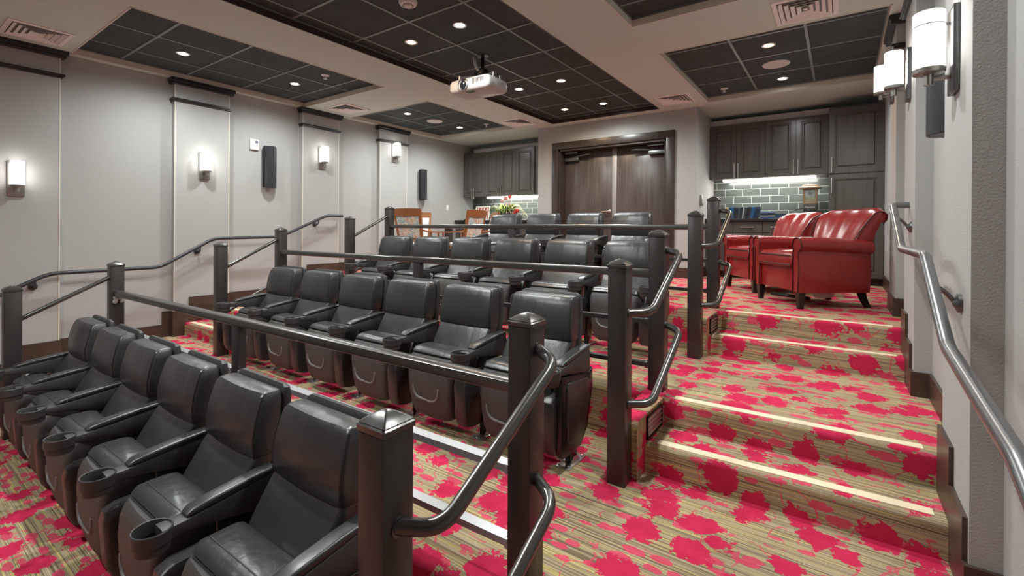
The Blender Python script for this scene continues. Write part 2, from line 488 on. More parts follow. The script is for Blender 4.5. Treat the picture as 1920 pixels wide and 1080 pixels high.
def grid(x0, x1, y0, y1, xs, ys):
    mb = MB()
    for x in xs: mb.box(x - .012, x + .012, y0, y1, ZT - .006, ZT + .01)
    for y in ys: mb.box(x0, x1, y - .012, y + .012, ZT - .0055, ZT + .01)
    for a in ((x0, x0 + .02, y0, y1), (x1 - .02, x1, y0, y1), (x0, x1, y0, y0 + .02), (x0, x1, y1 - .02, y1)): mb.box(a[0], a[1], a[2], a[3], ZT - .004, ZT + .01)
    o = mb.build('tile_grid', M['cgrid'], ctile, smooth=False); return o
grid(LCX[0], LCX[1], 1.36, 4.03, (-6.30, -5.635), (1.79, 2.45, 3.11, 3.77))
grid(LCX[0], LCX[1], 4.82, 7.03, (-6.30, -5.635), (5.04, 5.69, 6.34, 6.98))
grid(CCX[0], CCX[1], -1.6, 7.10, (-3.95, -3.285, -2.62), [2.335 + .655 * k for k in range(-5, 8)])
grid(RCX[0], RCX[1], 1.40, 4.11, (-.93, -.275), (1.85, 2.5, 3.15, 3.8))
grid(RCX[0], RCX[1], 4.88, 7.12, (-.93, -.275), (5.14, 5.80, 6.45, 7.08))
# cream edging inside the coffers
mb = MB()
def edge(x0, x1, y0, y1):
    t = .012
    for a in ((x0, x0 + t, y0, y1), (x1 - t, x1, y0, y1), (x0, x1, y0, y0 + t), (x0, x1, y1 - t, y1)): mb.box(a[0], a[1], a[2], a[3], ZC - .004, ZT - .012)
edge(LCX[0], LCX[1], 1.36, 4.03); edge(LCX[0], LCX[1], 4.82, 7.03); edge(RCX[0], RCX[1], 1.40, 4.11); edge(RCX[0], RCX[1], 4.88, 7.12)
struct(mb.build('trim_%d' % n, M['cream'], smooth=False)); n += 1
mb = MB(); edge(CCX[0], CCX[1], -1.6, 7.10)
struct(mb.build('trim_%d' % n, M['dwoodx'], smooth=False)); n += 1
# pale filler strips above the wall cabinets
mb = MB(); mb.box(-1.752, -.132, 8.12, 8.45, 3.370, 3.458); struct(mb.build('trim_%d' % n, M['wall'], smooth=False)); n += 1
mb = MB(); mb.box(-6.56, -4.55, 7.88, 8.2, 3.335, 3.408); struct(mb.build('trim_%d' % n, M['wall'], smooth=False)); n += 1

# ------------------------------------------------------------------ double door
door = empty('door_1', (-3.16, DY, L[3])); struct(door)
f = MB()
fw = .112
f.box(DX0 - fw, DX0 + .01, DY - .03, DY + .01, L[3], DZ + .11, .006); f.box(DX1 - .01, DX1 + fw, DY - .03, DY + .01, L[3], DZ + .11, .006)
f.box(DX0 - fw, DX1 + fw, DY - .032, DY + .01, DZ - .01, DZ + .11, .006)
f.box(DX0 - .005, DX0 + .04, DY, DY + .29, L[3], DZ); f.box(DX1 - .04, DX1 + .005, DY, DY + .29, L[3], DZ); f.box(DX0, DX1, DY, DY + .29, DZ - .045, DZ + .005)
f.build('door_frame', M['dwood'], door, world=True)
mid = -3.14
for x0, x1 in ((DX0 + .042, mid - .04), (mid + .04, DX1 - .042)):
    d = MB(); d.box(x0, x1, DY + .20, DY + .245, L[3] + .01, DZ - .05, .003); d.build('door_leaf', M['door'], door, world=True)
d = MB(); d.box(mid - .04, mid + .04, DY + .19, DY + .24, L[3] + .01, DZ - .05, .003); d.build('astragal', plain('grey_metal_strip', (.30, .28, .27), .4, .3), door, world=True)
d = MB(); d.lathe([(.028, 0), (.028, .012), (.012, .02), (.012, .045)], seg=16, M=Matrix.Translation((mid - .085, DY + .20, 2.0)) @ Matrix.Rotation(PI / 2, 4, 'X'))
d.tube([(mid - .085, DY + .155, 2.0), (mid - .22, DY + .155, 1.99)], .011, 10); d.build('door_handle', M['chrome'], door, world=True)
for x0, x1, s in ((DX0 + .06, DX0 + .33, 1), (DX1 - .35, DX1 - .06, -1)):
    d = MB(); d.box(x0, x1, DY + .13, DY + .20, 2.90, 2.96, .006)
    a = x1 if s > 0 else x0
    d.tube([(a - s * .12, DY + .15, 2.97), (a + s * .25, DY + .08, 2.995), (a - s * .02, DY + .12, 3.03)], .012, 8); d.box(min(a, a - s * .25), max(a, a - s * .25), DY + .10, DY + .16, 3.03, 3.06)
    d.build('door_closer', M['darknickel'], door, world=True)

# ------------------------------------------------------------------ guard railings
breadloaf = [(-.032, -.022), (-.018, -.030), (.018, -.030), (.032, -.022), (.034, 0.0), (.030, .016), (.018, .024), (-.018, .024), (-.030, .016), (-.034, 0.0)]
PY = [.8128, 1.4812, 2.4012, 3.0528, 4.0089, 4.6789]
QY = [.7534, 1.405, 2.2837, 2.9381, 3.8835, 4.5579]
HL, HU = 1.158, 1.000
def post(root, x, y, z0, h):
    s = .0508
    m = MB(); m.box(x - s, x + s, y - s, y + s, z0, z0 + h, .006, 2)
    p = m.build('post', M['post'], root, world=True)
    c = MB()
    e = s + .004
    rings = []
    for dz, k in ((0, e), (.014, e), (.018, e - .005), (.021, e - .004), (.030, e * .72), (.041, e * .38), (.048, .004)):
        rings.append([(px, py, z0 + h + dz) for px, py in rrect(x, y, k, k, .006, 2)])
    c.loft(rings)
    cap = c.build('post_cap', M['rail'], p)
    return p
ROWN = ['second', 'third', 'back']
for k in range(3):
    z = L[k + 1]
    root = empty('guard_railing', (XR, PY[2 * k + 1], z))
    tag(root, ['dark steel guard railing nearest the camera, between the front and second seat rows', 'dark steel guard railing in front of the third seat row', 'dark steel guard railing on the top platform edge, in front of the back row seats'][k], 'railing', 'dark steel guard railings')
    yR, yL = PY[2 * k + 1], QY[2 * k + 1]
    post(root, XR, PY[2 * k], L[k], HL); post(root, XR, yR, z, HU)
    post(root, XL, QY[2 * k], L[k], HL); post(root, XL, yL, z, HU)
    xm = [-3.15, -3.15, -3.24][k]; ym = yL + (yR - yL) * (xm - XL) / (XR - XL)
    m = MB(); w = .045; m.box(xm - w, xm + w, ym - .025, ym + .025, z, z + .74, .004); m.build('middle_post', M['post'], root, world=True)
    zr = z + .760
    m = MB(); m.tube([(XL + .05, yL, zr), (XR - .05, yR, zr)], .03, prof=breadloaf); m.build('top_rail', M['rail'], root, world=True)
    for dz in (.440, .155):
        for a, b in ((XL + .05, xm - w), (xm + w, XR - .05)):
            ya = yL + (yR - yL) * (a - XL) / (XR - XL); yb = yL + (yR - yL) * (b - XL) / (XR - XL)
            m = MB(); m.tube([(a, ya, z + dz), (b, yb, z + dz)], .02, prof=[(-.024, -.014), (.024, -.014), (.024, .014), (-.024, .014)])
            for xx, yy, sg in ((a, ya, 1), (b, yb, -1)): m.box(min(xx, xx + sg * .03), max(xx, xx + sg * .03), yy - .029, yy + .029, z + dz - .019, z + dz + .019, .003)
            m.build('lower_rail', M['lit_rail'] if k == 0 else M['rail'], root, world=True)
    # stair rails beside the right-hand stairs bow out and back into the post sides
    for dz in (.915, .430):
        xa = XR + .048; xo = XR + .158
        y0, y1 = PY[2 * k], PY[2 * k + 1]
        m = MB(); m.tube([(xa, y0, L[k] + dz), (xo, y0 + .05, L[k] + dz + .01), (xo, y1 - .06, z + dz - .02), (xa, y1, z + dz)], .0215, 14, bend=.11, nb=8)
        for yy, zz in ((y0, L[k] + dz), (y1, z + dz)): m.lathe([(.027, 0), (.027, .008)], seg=14, M=Matrix.Translation((xa, yy, zz)) @ Matrix.Rotation(PI / 2, 4, 'Y'))
        m.build('stair_rail', M['rail'], root, world=True)
        m = MB(); m.tube([(XL, QY[2 * k] + .05, L[k] + dz + .015), (XL, QY[2 * k + 1] - .05, z + dz - .015)], .0185, 12)
        m.build('stair_rail', M['rail'], root, world=True)

    if k == 0:
        m = MB()
        rnd = random.Random(5)
        for q in range(9): m.ball((XL + .062 + rnd.uniform(0, .012), yL + rnd.uniform(-.03, .03), zr - .055 + rnd.uniform(-.02, .02)), rnd.uniform(.012, .02), 8, (.7, 1, 1))
        o = m.build('worn_wrap', plain('crumpled_tape', (.42, .39, .37), .4, bump=(60, .8, .01)), root, world=True); o['label'] = 'crumpled pale tape under the rail joint'; o['kind'] = 'stuff'

# wall handrails
root = empty('wall_handrail', (-6.66, 1.0, 1.1)); tag(root, 'slate grey handrail stepping up the wall beside the far stairs', 'handrail', 'wall handrails')
m = MB(); pts = [(-6.66, .30, .88), (-6.66, .62, .88), (-6.66, 1.192, 1.191), (-6.66, 2.151, 1.196), (-6.66, 2.737, 1.534), (-6.66, 3.62, 1.548), (-6.66, 4.369, 1.878), (-6.66, 4.66, 1.879), (-6.76, 4.70, 1.879)]
m.tube(pts, .021, 12, bend=.09); m.build('rail', M['lrail'], root, world=True)
for y, z in ((1.09, 1.135), (2.58, 1.444), (4.22, 1.81), ):
    m = MB(); xw = LF if any(a <= y <= b for a, b in LP) else LR_
    m.lathe([(.038, 0), (.036, .012), (.018, .018), (.010, .022), (.009, .05)], seg=16, M=Matrix.Translation((xw, y, z - .075)) @ Matrix.Rotation(PI / 2, 4, 'Y'))
    m.tube([(xw + .04, y, z - .075), (-6.66, y, z - .07), (-6.66, y, z - .01)], .009, 8, bend=.04); m.build('bracket', M['lrail'], root, world=True)
root = empty('wall_handrail', (.30, 2.0, 1.3)); tag(root, 'thick grey steel handrail bending along the pale wall beside the near stairs', 'handrail', 'wall handrails')
m = MB(); m.tube([(.285, -.4, .95), (.29, .55, .96), (.30, 1.36, 1.216), (.30, 2.131, 1.291), (.30, 2.66, 1.58), (.30, 3.58, 1.578), (.30, 4.165, 1.862), (RF + .01, 4.18, 1.862)], .0215, 14, bend=.04); m.build('rail', M['rrail'], root, world=True)
for y, z in ((4.06, 1.80), (2.50, 1.49)):
    m = MB(); xw = RF if any(a <= y <= b for a, b in RP) else RR_
    m.lathe([(.038, 0), (.036, .012), (.018, .02), (.010, .026)], seg=16, M=Matrix.Translation((xw, y, z - .09)) @ Matrix.Rotation(-PI / 2, 4, 'Y'))
    m.tube([(xw - .02, y, z - .085), (xw - .045, y, z - .05), (.30, y, z - .015)], .009, 8, bend=.04); m.build('bracket', M['darknickel'], root, world=True)

# ------------------------------------------------------------------ cinema seats
def ringxy(z, hx, yf, yb, r, cx=0, n=4, bow=0.0):
    """cross section of a cushion at height z; bow pushes the middle of the front face out"""
    out = []
    for x, y in rrect(cx, (yf + yb) / 2, hx, (yb - yf) / 2, r, n): out.append((x, y, z))
    if bow:
        # insert front-face midpoints so the face can bulge
        k = 4 * (n + 1); res = []
        for i, p in enumerate(out):
            res.append(p)
            q = out[(i + 1) % k]
            if i == 3 * (n + 1) - 1:
                for t in (.2, .4, .6, .8):
                    res.append((p[0] + (q[0] - p[0]) * t, p[1] - bow * math.sin(PI * t), z))
        out = res
    return out
def build_seat_parts(root, left_end=False, right_end=False):
    A = math.radians
    # lower back pad
    zs = [(.31, -.03, .11), (.33, -.05, .12), (.42, -.012, .15), (.51, .040, .19), (.58, .085, .215), (.63, .118, .232), (.662, .143, .24)]
    m = MB(); m.loft([ringxy(z, .224 + .014 * (z - .33) / .34, yf, yb, .02, bow=.010) for z, yf, yb in zs]); m.build('lumbar_cushion', M['leather'], root)
    zs = [(.660, .150, .24, .232), (.664, .140, .245, .238), (.675, .134, .248, .240), (.75, .133, .258, .239), (.82, .146, .266, .237), (.88, .163, .272, .233), (.915, .176, .272, .228), (.931, .190, .268, .219), (.936, .215, .258, .20)]
    m = MB(); m.loft([ringxy(z, hx, yf, yb, .018, bow=.012) for z, yf, yb, hx in zs])
    hd = m.build('headrest_cushion', M['leather'], root)
    for sx in (-1, 1):
        m = MB(); m.tube([(sx * .232, .139, .672), (sx * .233, .137, .75), (sx * .231, .150, .82), (sx * .227, .167, .88), (sx * .220, .184, .918)], .0035, 6)
        m.build('seam', M['seam'], hd)
    # moulded rear shell, a little taller and wider than the pads
    zs = [(.24, .135, .185, .20), (.30, .15, .215, .225), (.45, .20, .262, .243), (.60, .236, .288, .246), (.80, .266, .312, .243), (.90, .278, .318, .236), (.935, .283, .315, .226), (.948, .290, .306, .20)]
    m = MB(); m.loft([ringxy(z, hx, yf, yb, .022) for z, yf, yb, hx in zs]); m.build('back_shell', M['plastic'], root)
    # tipped-up seat: leather front edge on top of the moulded pan
    zs = [(.095, -.175, -.06, .150), (.11, -.188, -.05, .170), (.16, -.205, -.035, .186), (.26, -.218, -.025, .197), (.36, -.222, -.02, .205), (.44, -.215, -.02, .209), (.485, -.198, -.02, .209), (.500, -.185, -.02, .205)]
    m = MB(); m.loft([ringxy(z, hx, yf, yb, .035, bow=.010) for z, yf, yb, hx in zs]); pan = m.build('seat_pan', M['pan'], root)
    zs = [(.20, -.030, .03, .19), (.30, -.03, .04, .205), (.44, -.05, .03, .215), (.500, -.165, .03, .212), (.515, -.175, .02, .211), (.535, -.160, .005, .207), (.545, -.135, -.02, .19)]
    m = MB(); m.loft([ringxy(z, hx, yf, yb, .03) for z, yf, yb, hx in zs]); cu = m.build('seat_cushion', M['leather'], root)
    m = MB(); m.tube([(-.208, -.120, .528), (-.19, -.118, .5435), (.19, -.118, .5435), (.208, -.120, .528)], .004, 6, bend=.03); m.build('seam', M['seam'], cu)
    def py(x, z):
        t = max(0, 1 - (x / .2) ** 2)
        base = -.219 if z > .22 else -.212
        return base - .009 * t
    u = [(-.135, .305), (-.13, .26), (-.095, .225), (.045, .215), (.09, .245), (.1, .31)]
    m = MB(); m.tube([(x, py(x, z) + .003, z) for x, z in u], .0085, 8, bend=.05); m.build('moulded_line', M['panline'], pan)
    m = MB(); m.tube([(-.125, -.185, .105), (-.115, -.198, .150), (.115, -.198, .150), (.125, -.185, .105)], .007, 8, bend=.03); m.build('grip_recess', M['plastic'], pan)
    # standard under the arm, with its foot
    def standard(xs, end=False):
        m = MB()
        prof = []
        for z, yf, yb, hx in ((.095, -.15, .03, .04), (.11, -.20, .03, .044), (.17, -.225, .035, .046), (.36, -.238, .05, .046), (.405, -.228, .05, .043), (.425, -.195, .04, .034)):
            prof.append([(x, y, z) for x, y in rrect(xs - .035, (yf + yb) / 2, hx, (yb - yf) / 2, .02, 3)])
        m.loft(prof); m.build('arm_standard', M['leatherside'], root)
        m = MB(); m.box(xs - .012, xs + .026, -.05, .03, .012, .56, .004); m.box(xs - .02, xs + .035, -.02, .10, .30, .50, .006)
        m.build('bracket', M['black'], root)
        m = MB(); m.box(xs - .045, xs + .045, -.105, .105, 0, .008, .003)
        m.prism([(-.06, .008), (.06, .008), (.02, .045), (-.02, .045)], 'x', xs + .01, xs + .03)
        for sx, sy in ((-.03, -.085), (.03, -.085), (-.03, .085), (.03, .085)): m.lathe([(.008, .008), (.008, .016), (.003, .018)], (xs + sx, sy, 0), 8)
        m.build('foot_plate', M['steel'], root)
    def arm(xs):
        m = MB(); rings = []
        for y, zb, zt, hx in ((.185, .495, .628, .030), (.17, .487, .634, .036), (.0, .520, .610, .037), (-.10, .540, .598, .037), (-.17, .548, .592, .037), (-.235, .556, .590, .038)):
            rings.append([(xs + a, y, b) for a, b in rrect(0, (zb + zt) / 2, hx, (zt - zb) / 2, .01, 2)])
        m.loft(rings)
        a = m.build('armrest', M['plastic'], root)
        m = MB(); rings = []
        for y, zb, zt, hx in ((.188, .625, .645, .028), (.175, .625, .655, .034), (.06, .612, .647, .035), (-.06, .600, .632, .035), (-.135, .592, .618, .033), (-.155, .590, .602, .026)):
            rings.append([(xs + p, y, q) for p, q in rrect(0, (zb + zt) / 2, hx, (zt - zb) / 2, .012, 3)])
        m.loft(rings); m.build('arm_pad', M['leatherside'], a)
        m = MB(); m.lathe([(.001, .518), (.052, .518), (.056, .522), (.057, .548), (.063, .551), (.0645, .594), (.062, .5975), (.0585, .5965), (.056, .590), (.052, .524), (.001, .523)], (xs, -.255, 0), 28); m.build('cup_holder', M['plastic'], a)
    for xs, on in ((.3175, True), (-.3175, left_end)):
        if on: standard(xs); arm(xs)
    if right_end:
        xs = .3175
        m = MB(); m.prism([(-.19, .545), (.16, .495), (.205, .52), (.212, .40), (.145, .17), (.055, .085), (-.155, .083), (-.19, .12)], 'x', xs - .005, xs + .040, .008, 2)
        p = m.build('end_panel', M['black'], root)
        m = MB(); m.prism([(-.135, .475), (-.115, .497), (.13, .472), (.15, .45), (.152, .40), (.095, .205), (.045, .155), (-.10, .150), (-.125, .17)], 'x', xs + .036, xs + .050, .008, 3)
        m.build('inset_panel', M['leatherside'], p)
def seat_proto(**k):
    r = empty('cinema_seat'); build_seat_parts(r, **k); return r
S0 = seat_proto(); SLE = seat_proto(left_end=True); SRE = seat_proto(right_end=True)
used = {}
def place_seat(kind, loc, label, group):
    p = {'m': S0, 'l': SLE, 'r': SRE}[kind]
    o = p if kind not in used else copy_tree(p)
    used[kind] = 1
    o.location = loc; tag(o, label, 'cinema seat', group)
ORD = ['first', 'second', 'third', 'fourth', 'fifth', 'sixth']
rows = [(-1.70, .630, .885, 0, 6, 'front row'), (-1.60, .635, 2.44, 1, 6, 'second row'), (-1.565, .637, 3.90, 2, 6, 'third row'), (-2.11, .640, 5.36, 3, 4, 'back row')]
for x0, sp, y, lv, cnt, nm in rows:
    for k in range(cnt):
        idx = cnt - 1 - k                      # counted from the far wall
        kind = 'r' if k == 0 else ('l' if k == cnt - 1 else 'm')
        x = x0 - sp * k
        extra = ''
        if k == 0: extra = ', by the near stairs'
        if k == cnt - 1: extra = ', by the far aisle'
        rowtxt = {'front row': 'front row below the nearest railing', 'second row': 'second row behind the nearest railing', 'third row': 'third row behind the middle railing', 'back row': 'short back row by the double door'}[nm]
        place_seat(kind, (x, y, L[lv]), 'black leather cinema seat, %s from left in the %s%s' % (ORD[idx], nm if extra else rowtxt, extra), 'cinema seats in the ' + nm)

# ------------------------------------------------------------------ lamps: sconces and downlights
def sconce(face, sgn, y, zt, label):
    """zt: top of the wall plate; sgn: +1 faces +x"""
    t = empty('wall_sconce', (face, y, zt - .35)); tag(t, label, 'wall lamp', 'glass cylinder wall sconces')
    m = MB(); x0, x1 = sorted((0, sgn * .022)); m.box(x0, x1, -.062, .062, 0, .35, .004); m.build('wall_plate', M['darknickel'] if sgn < 0 else M['nickel'], t)
    cx = sgn * .088
    m = MB(); m.lathe([(.050, .105), (.053, .108), (.053, .345), (.050, .348), (.001, .348)], (cx, 0, 0), 28); m.build('glass_shade', M['shade'], t)
    m = MB(); m.lathe([(.0545, .288), (.0545, .293), (.0535, .293), (.0535, .288)], (cx, 0, 0), 28, close=True); m.tube([(sgn * .02, 0, .29), (sgn * .04, 0, .29)], .006, 6); m.build('shade_band', M['darknickel'], t)
    m = MB(); m.lathe([(.001, .045), (.016, .045), (.017, .088), (.054, .094), (.056, .112), (.054, .114), (.001, .114)], (cx, 0, 0), 28)
    m.tube([(sgn * .02, 0, .07), (cx, 0, .07)], .010, 10); m.build('lamp_holder', M['nickel'], t)
names = ['on the first pilaster above the front row aisle', 'on the second pilaster, beside the thermostat and speaker', 'on the third pilaster above the handrail top', 'on the farthest pilaster, near the dining chairs']
for (a, b), zt, nm in zip(LP, (2.325, 2.645, 2.965, 3.25), names):
    sconce(LF, 1, (a + b) / 2 + .01, zt, 'lit glass cylinder sconce %s' % nm)
for (a, b), zt, nm in zip(RP, (2.60, 2.93, 3.19), ['closest to the camera, in front of the wall speaker', 'in the middle of the near wall, under a black band', 'farthest along the near wall, beside the tall cabinet']):
    sconce(RF, -1, (a + b) / 2 + .0, zt, 'lit glass cylinder sconce %s' % nm)

def lamp(name, kind, loc, energy, color, **k):
    d = bpy.data.lights.new(name, kind); d.energy = energy; d.color = color
    for a, v in k.items(): setattr(d, a, v)
    o = bpy.data.objects.new(name, d); COL.objects.link(o); o.location = loc; return o
PW = 62.0
def downlight(x, y, warm, label, power=1.0, group='recessed ceiling downlights'):
    t = empty('recessed_downlight', (x, y, ZT)); tag(t, label, 'downlight', group)
    m = MB(); m.lathe([(.044, -.004), (.062, -.007), (.066, -.004), (.066, .004), (.044, .004)], seg=28, close=True); m.build('trim_ring', M['white'], t)
    m = MB(); m.lathe([(.001, -.003), (.046, -.003), (.046, .002), (.001, .002)], seg=24); m.build('lens', M['lenswarm'] if warm else M['lens'], t)
    lp = lamp('downlight_bulb', 'SPOT', (0, 0, -.02), PW * power * (.35 if warm else 1), (1, .66, .38) if warm else (.95, 1, .985), spot_size=math.radians(165), spot_blend=.9, shadow_soft_size=.06)
    lp.parent = t
DL = [(-5.955, 2.124, 0, 'bright recessed downlight nearest the camera in the left coffers'), (-5.955, 3.42, 0, 'bright recessed downlight beside a sprinkler in the nearer left coffer'),
      (-5.922, 5.369, 0, 'bright recessed downlight on the near side of the round speaker in the far left coffer'), (-5.90, 6.654, 0, 'bright recessed downlight on the far side of the round speaker in the far left coffer'),
      (-2.942, 3.309, 0, 'large bright downlight above the projector, beside the smoke detector'), (-3.625, 3.331, 1, 'dim amber downlight left of the projector in the central coffer'),
      (-3.608, 5.279, 0, 'bright downlight right beside the projector casing'), (-2.951, 5.279, 0, 'bright downlight in the middle of the central coffer behind the projector'),
      (-2.953, 6.593, 0, 'bright downlight at the far right of the central coffer, near the door wall'), (-3.605, 6.577, 1, 'dim amber downlight above the double door'),
      (-.615, 5.469, 1, 'dim amber downlight in the far right coffer'), (-.60, 6.759, 0, 'bright downlight beyond the round speaker in the far right coffer')]
for x, y, w, lb in DL: downlight(x, y, w, lb)
# unseen extra downlights of the same kind, added for ambient light
for x, y in ((-2.945, 1.34), (-3.61, 1.34), (-2.945, -.63), (-3.61, -.63), (-.605, 3.47), (-.605, 2.15)):
    downlight(x, y, 0, 'unseen recessed downlight added for ambient light nearer the screen')

# ceiling speakers, sprinklers, smoke detector
for x, y, lb in ((-5.925, 6.011, 'white round ceiling speaker between two downlights in the far left coffer'), (-.611, 6.132, 'large white round ceiling speaker in the far right coffer')):
    t = empty('ceiling_speaker', (x, y, ZT)); tag(t, lb, 'ceiling speaker', 'round ceiling speakers')
    m = MB(); m.lathe([(.125, -.006), (.135, -.010), (.140, -.006), (.140, .004), (.125, .004)], seg=36, close=True); m.build('rim', M['white'], t)
    m = MB(); m.lathe([(.001, -.008), (.08, -.0075), (.127, -.005), (.127, .003), (.001, .003)], seg=36); m.build('grille', plain('white_grille', (.66, .65, .62), .7, bump=(300, .8, .004)), t)
for x, y, lb in ((-5.303, 3.444, 'white sprinkler head in the nearer left coffer'), (-5.31, 6.72, 'white sprinkler head in the far left coffer'), (-1.289, 6.804, 'white sprinkler head in the far right coffer')):
    t = empty('sprinkler_head', (x, y, ZT)); tag(t, lb, 'sprinkler', 'ceiling sprinkler heads')
    m = MB(); m.lathe([(.001, -.004), (.03, -.010), (.048, -.006), (.05, 0), (.001, 0)], seg=24); m.build('escutcheon', M['white'], t)
    m = MB(); m.lathe([(.010, -.008), (.009, -.03), (.006, -.045), (.022, -.047), (.022, -.050), (.001, -.052)], seg=14)
    for s in (-1, 1): m.tube([(s * .010, 0, -.012), (s * .016, 0, -.03), (0, 0, -.047)], .003, 6)
    m.build('nozzle', M['white'], t)
t = empty('smoke_detector', (-3.002, 2.72, ZT)); tag(t, 'white smoke detector on the black ceiling at the top edge', 'smoke detector')
m = MB(); m.lathe([(.001, -.050), (.028, -.050), (.034, -.044), (.040, -.034), (.068, -.030), (.074, -.018), (.078, -.012), (.078, 0), (.001, 0)], seg=32); m.build('housing', M['white'], t)
m = MB()
for k in range(12):
    a = 2 * PI * k / 12; Mx = Matrix.Rotation(a, 4, 'Z')
    m.box(.0375, .0445, -.006, .006, -.040, -.030, M=Mx)
m.build('vent_slots', M['ventdark'], t)

# ceiling air vents: nested square louvres
def vent(x0, x1, y0, y1, label):
    cx, cy = (x0 + x1) / 2, (y0 + y1) / 2
    t = empty('air_vent', (cx, cy, ZC)); tag(t, label, 'air vent', 'white ceiling air vents')
    hx, hy = (x1 - x0) / 2, (y1 - y0) / 2
    def ring(m, a, b, za, zb, th=.004):
        o = [(-a[0], -a[1]), (a[0], -a[1]), (a[0], a[1]), (-a[0], a[1])]; i = [(-b[0], -b[1]), (b[0], -b[1]), (b[0], b[1]), (-b[0], b[1])]
        m.loft([[(p[0], p[1], za) for p in o], [(p[0], p[1], zb) for p in i], [(p[0], p[1], zb + th) for p in i], [(p[0], p[1], za + th) for p in o]], closed=True)
    m = MB(); ring(m, (hx, hy), (hx - .035, hy - .035), -.010, -.014, .012); m.build('frame', M['vent'], t, smooth=False)
    m = MB(); m.box(-hx + .03, hx - .03, -hy + .03, hy - .03, -.0035, -.001); m.build('throat', M['ventdark'], t, smooth=False)
    for k in range(4):
        a = (hx - .042 - .042 * k); b = (hy - .042 - .042 * k)
        m = MB(); ring(m, (a, b), (a - .028, b - .028), -.020, -.006, .002); m.build('louvre', M['vent'], t, smooth=False)
    m = MB(); a = hx - .042 * 5; m.box(-a, a, -a, a, -.016, -.012); m.build('centre_plate', M['vent'], t, smooth=False)
vent(-6.555, -6.045, .81, 1.255, 'white louvred ceiling vent above the first wall pilaster, top left')
vent(-6.49, -5.99, 4.21, 4.665, 'white louvred ceiling vent between the two left coffers')
vent(-4.785, -4.325, 6.39, 6.90, 'white louvred ceiling vent beyond the projector, above the left cabinets')
vent(-2.14, -1.68, 6.45, 6.945, 'white louvred ceiling vent above the right corner of the door wall')
vent(-.47, -.02, 4.30, 4.81, 'large white louvred ceiling vent at the top, above the red armchairs')

# ------------------------------------------------------------------ wall speakers, thermostat, switches
def wall_speaker(x, sgn, y, z0, h, label):
    t = empty('wall_speaker', (x, y, z0)); tag(t, label, 'speaker', 'black wall speakers')
    pts = [(-.085, 0.03), (-.085, .045)] + [(-.085 * math.cos(a), .05 + .075 * math.sin(a)) for a in [PI * k / 12 for k in range(13)]] + [(.085, .045), (.085, .03)]
    m = MB(); m.prism([(sgn * b, a) for a, b in pts], 'z', 0, h, .004, 1); m.build('cabinet', M['spk'], t)
    m = MB(); x0, x1 = sorted((0, sgn * .04)); m.box(x0, x1, -.05, .05, .08, h - .06, .004)
    m.build('bracket', M['black'], t)
    m = MB(); x0, x1 = sorted((sgn * .04, sgn * .052)); m.box(x0, x1, -.098, -.080, .0, h * .98, .002); m.box(x0, x1, .080, .098, .0, h * .98, .002); m.build('side_rail', M['black'], t)
wall_speaker(LR_, 1, 3.53, 2.26, .60, 'black half-round speaker mounted under the thermostat between two pilasters')
wall_speaker(LR_, 1, 6.58, 2.25, .60, 'black half-round speaker on the far wall above the dining chairs')
wall_speaker(RR_, -1, 3.13, 2.16, .60, 'black half-round speaker tucked behind the nearest sconce on the near wall')
t = empty('thermostat', (LR_, 3.325, 2.86)); tag(t, 'white wall thermostat box with small dark screen above a speaker', 'thermostat')
m = MB(); m.box(0, .028, -.062, .062, -.075, .075, .008); m.build('casing', M['white'], t)
m = MB(); m.box(.027, .0295, .005, .045, .02, .055, .002); m.build('screen', plain('grey_screen', (.16, .16, .22), .2), t)
def plate(loc, ax, w, h, label, parts):
    t = empty('wall_switch', loc); tag(t, label, 'wall switch', 'white wall plates')
    m = MB()
    def bx(a0, a1, z0, z1, d):
        if ax == 'x+': m.box(-.002, d, a0, a1, z0, z1, .002)
        elif ax == 'x-': m.box(-d, .002, a0, a1, z0, z1, .002)
    bx(-w / 2, w / 2, -h / 2, h / 2, .007); m.build('cover_plate', M['white'], t)
    for k in range(parts):
        m = MB(); c = (k - (parts - 1) / 2) * .045; bx(c - .016, c + .016, -.032, .032, .011); m.build('rocker', M['vent'], t)
plate((LR_, 7.35, 2.12), 'x+', .078, .122, 'white single light switch plate on the far wall left of the cabinets', 1)
plate((-1.752, 8.05, 2.17), 'x+', .115, .13, 'white double switch plate, upper one in the lit cabinet niche', 2)
plate((-1.752, 8.05, 1.98), 'x+', .078, .122, 'white plate, lower one in the lit cabinet niche behind the railing post', 1)
t = empty('wall_dispenser', (-1.752, 7.52, 2.14)); tag(t, 'small silver wall-mounted dispenser at the corner of the lit niche', 'dispenser')
m = MB(); m.box(0, .035, -.05, .05, -.08, .08, .008); m.build('body', M['nickel'], t)
m = MB(); m.box(.034, .040, -.03, .03, -.05, .05, .003); m.build('cover', M['white'], t)

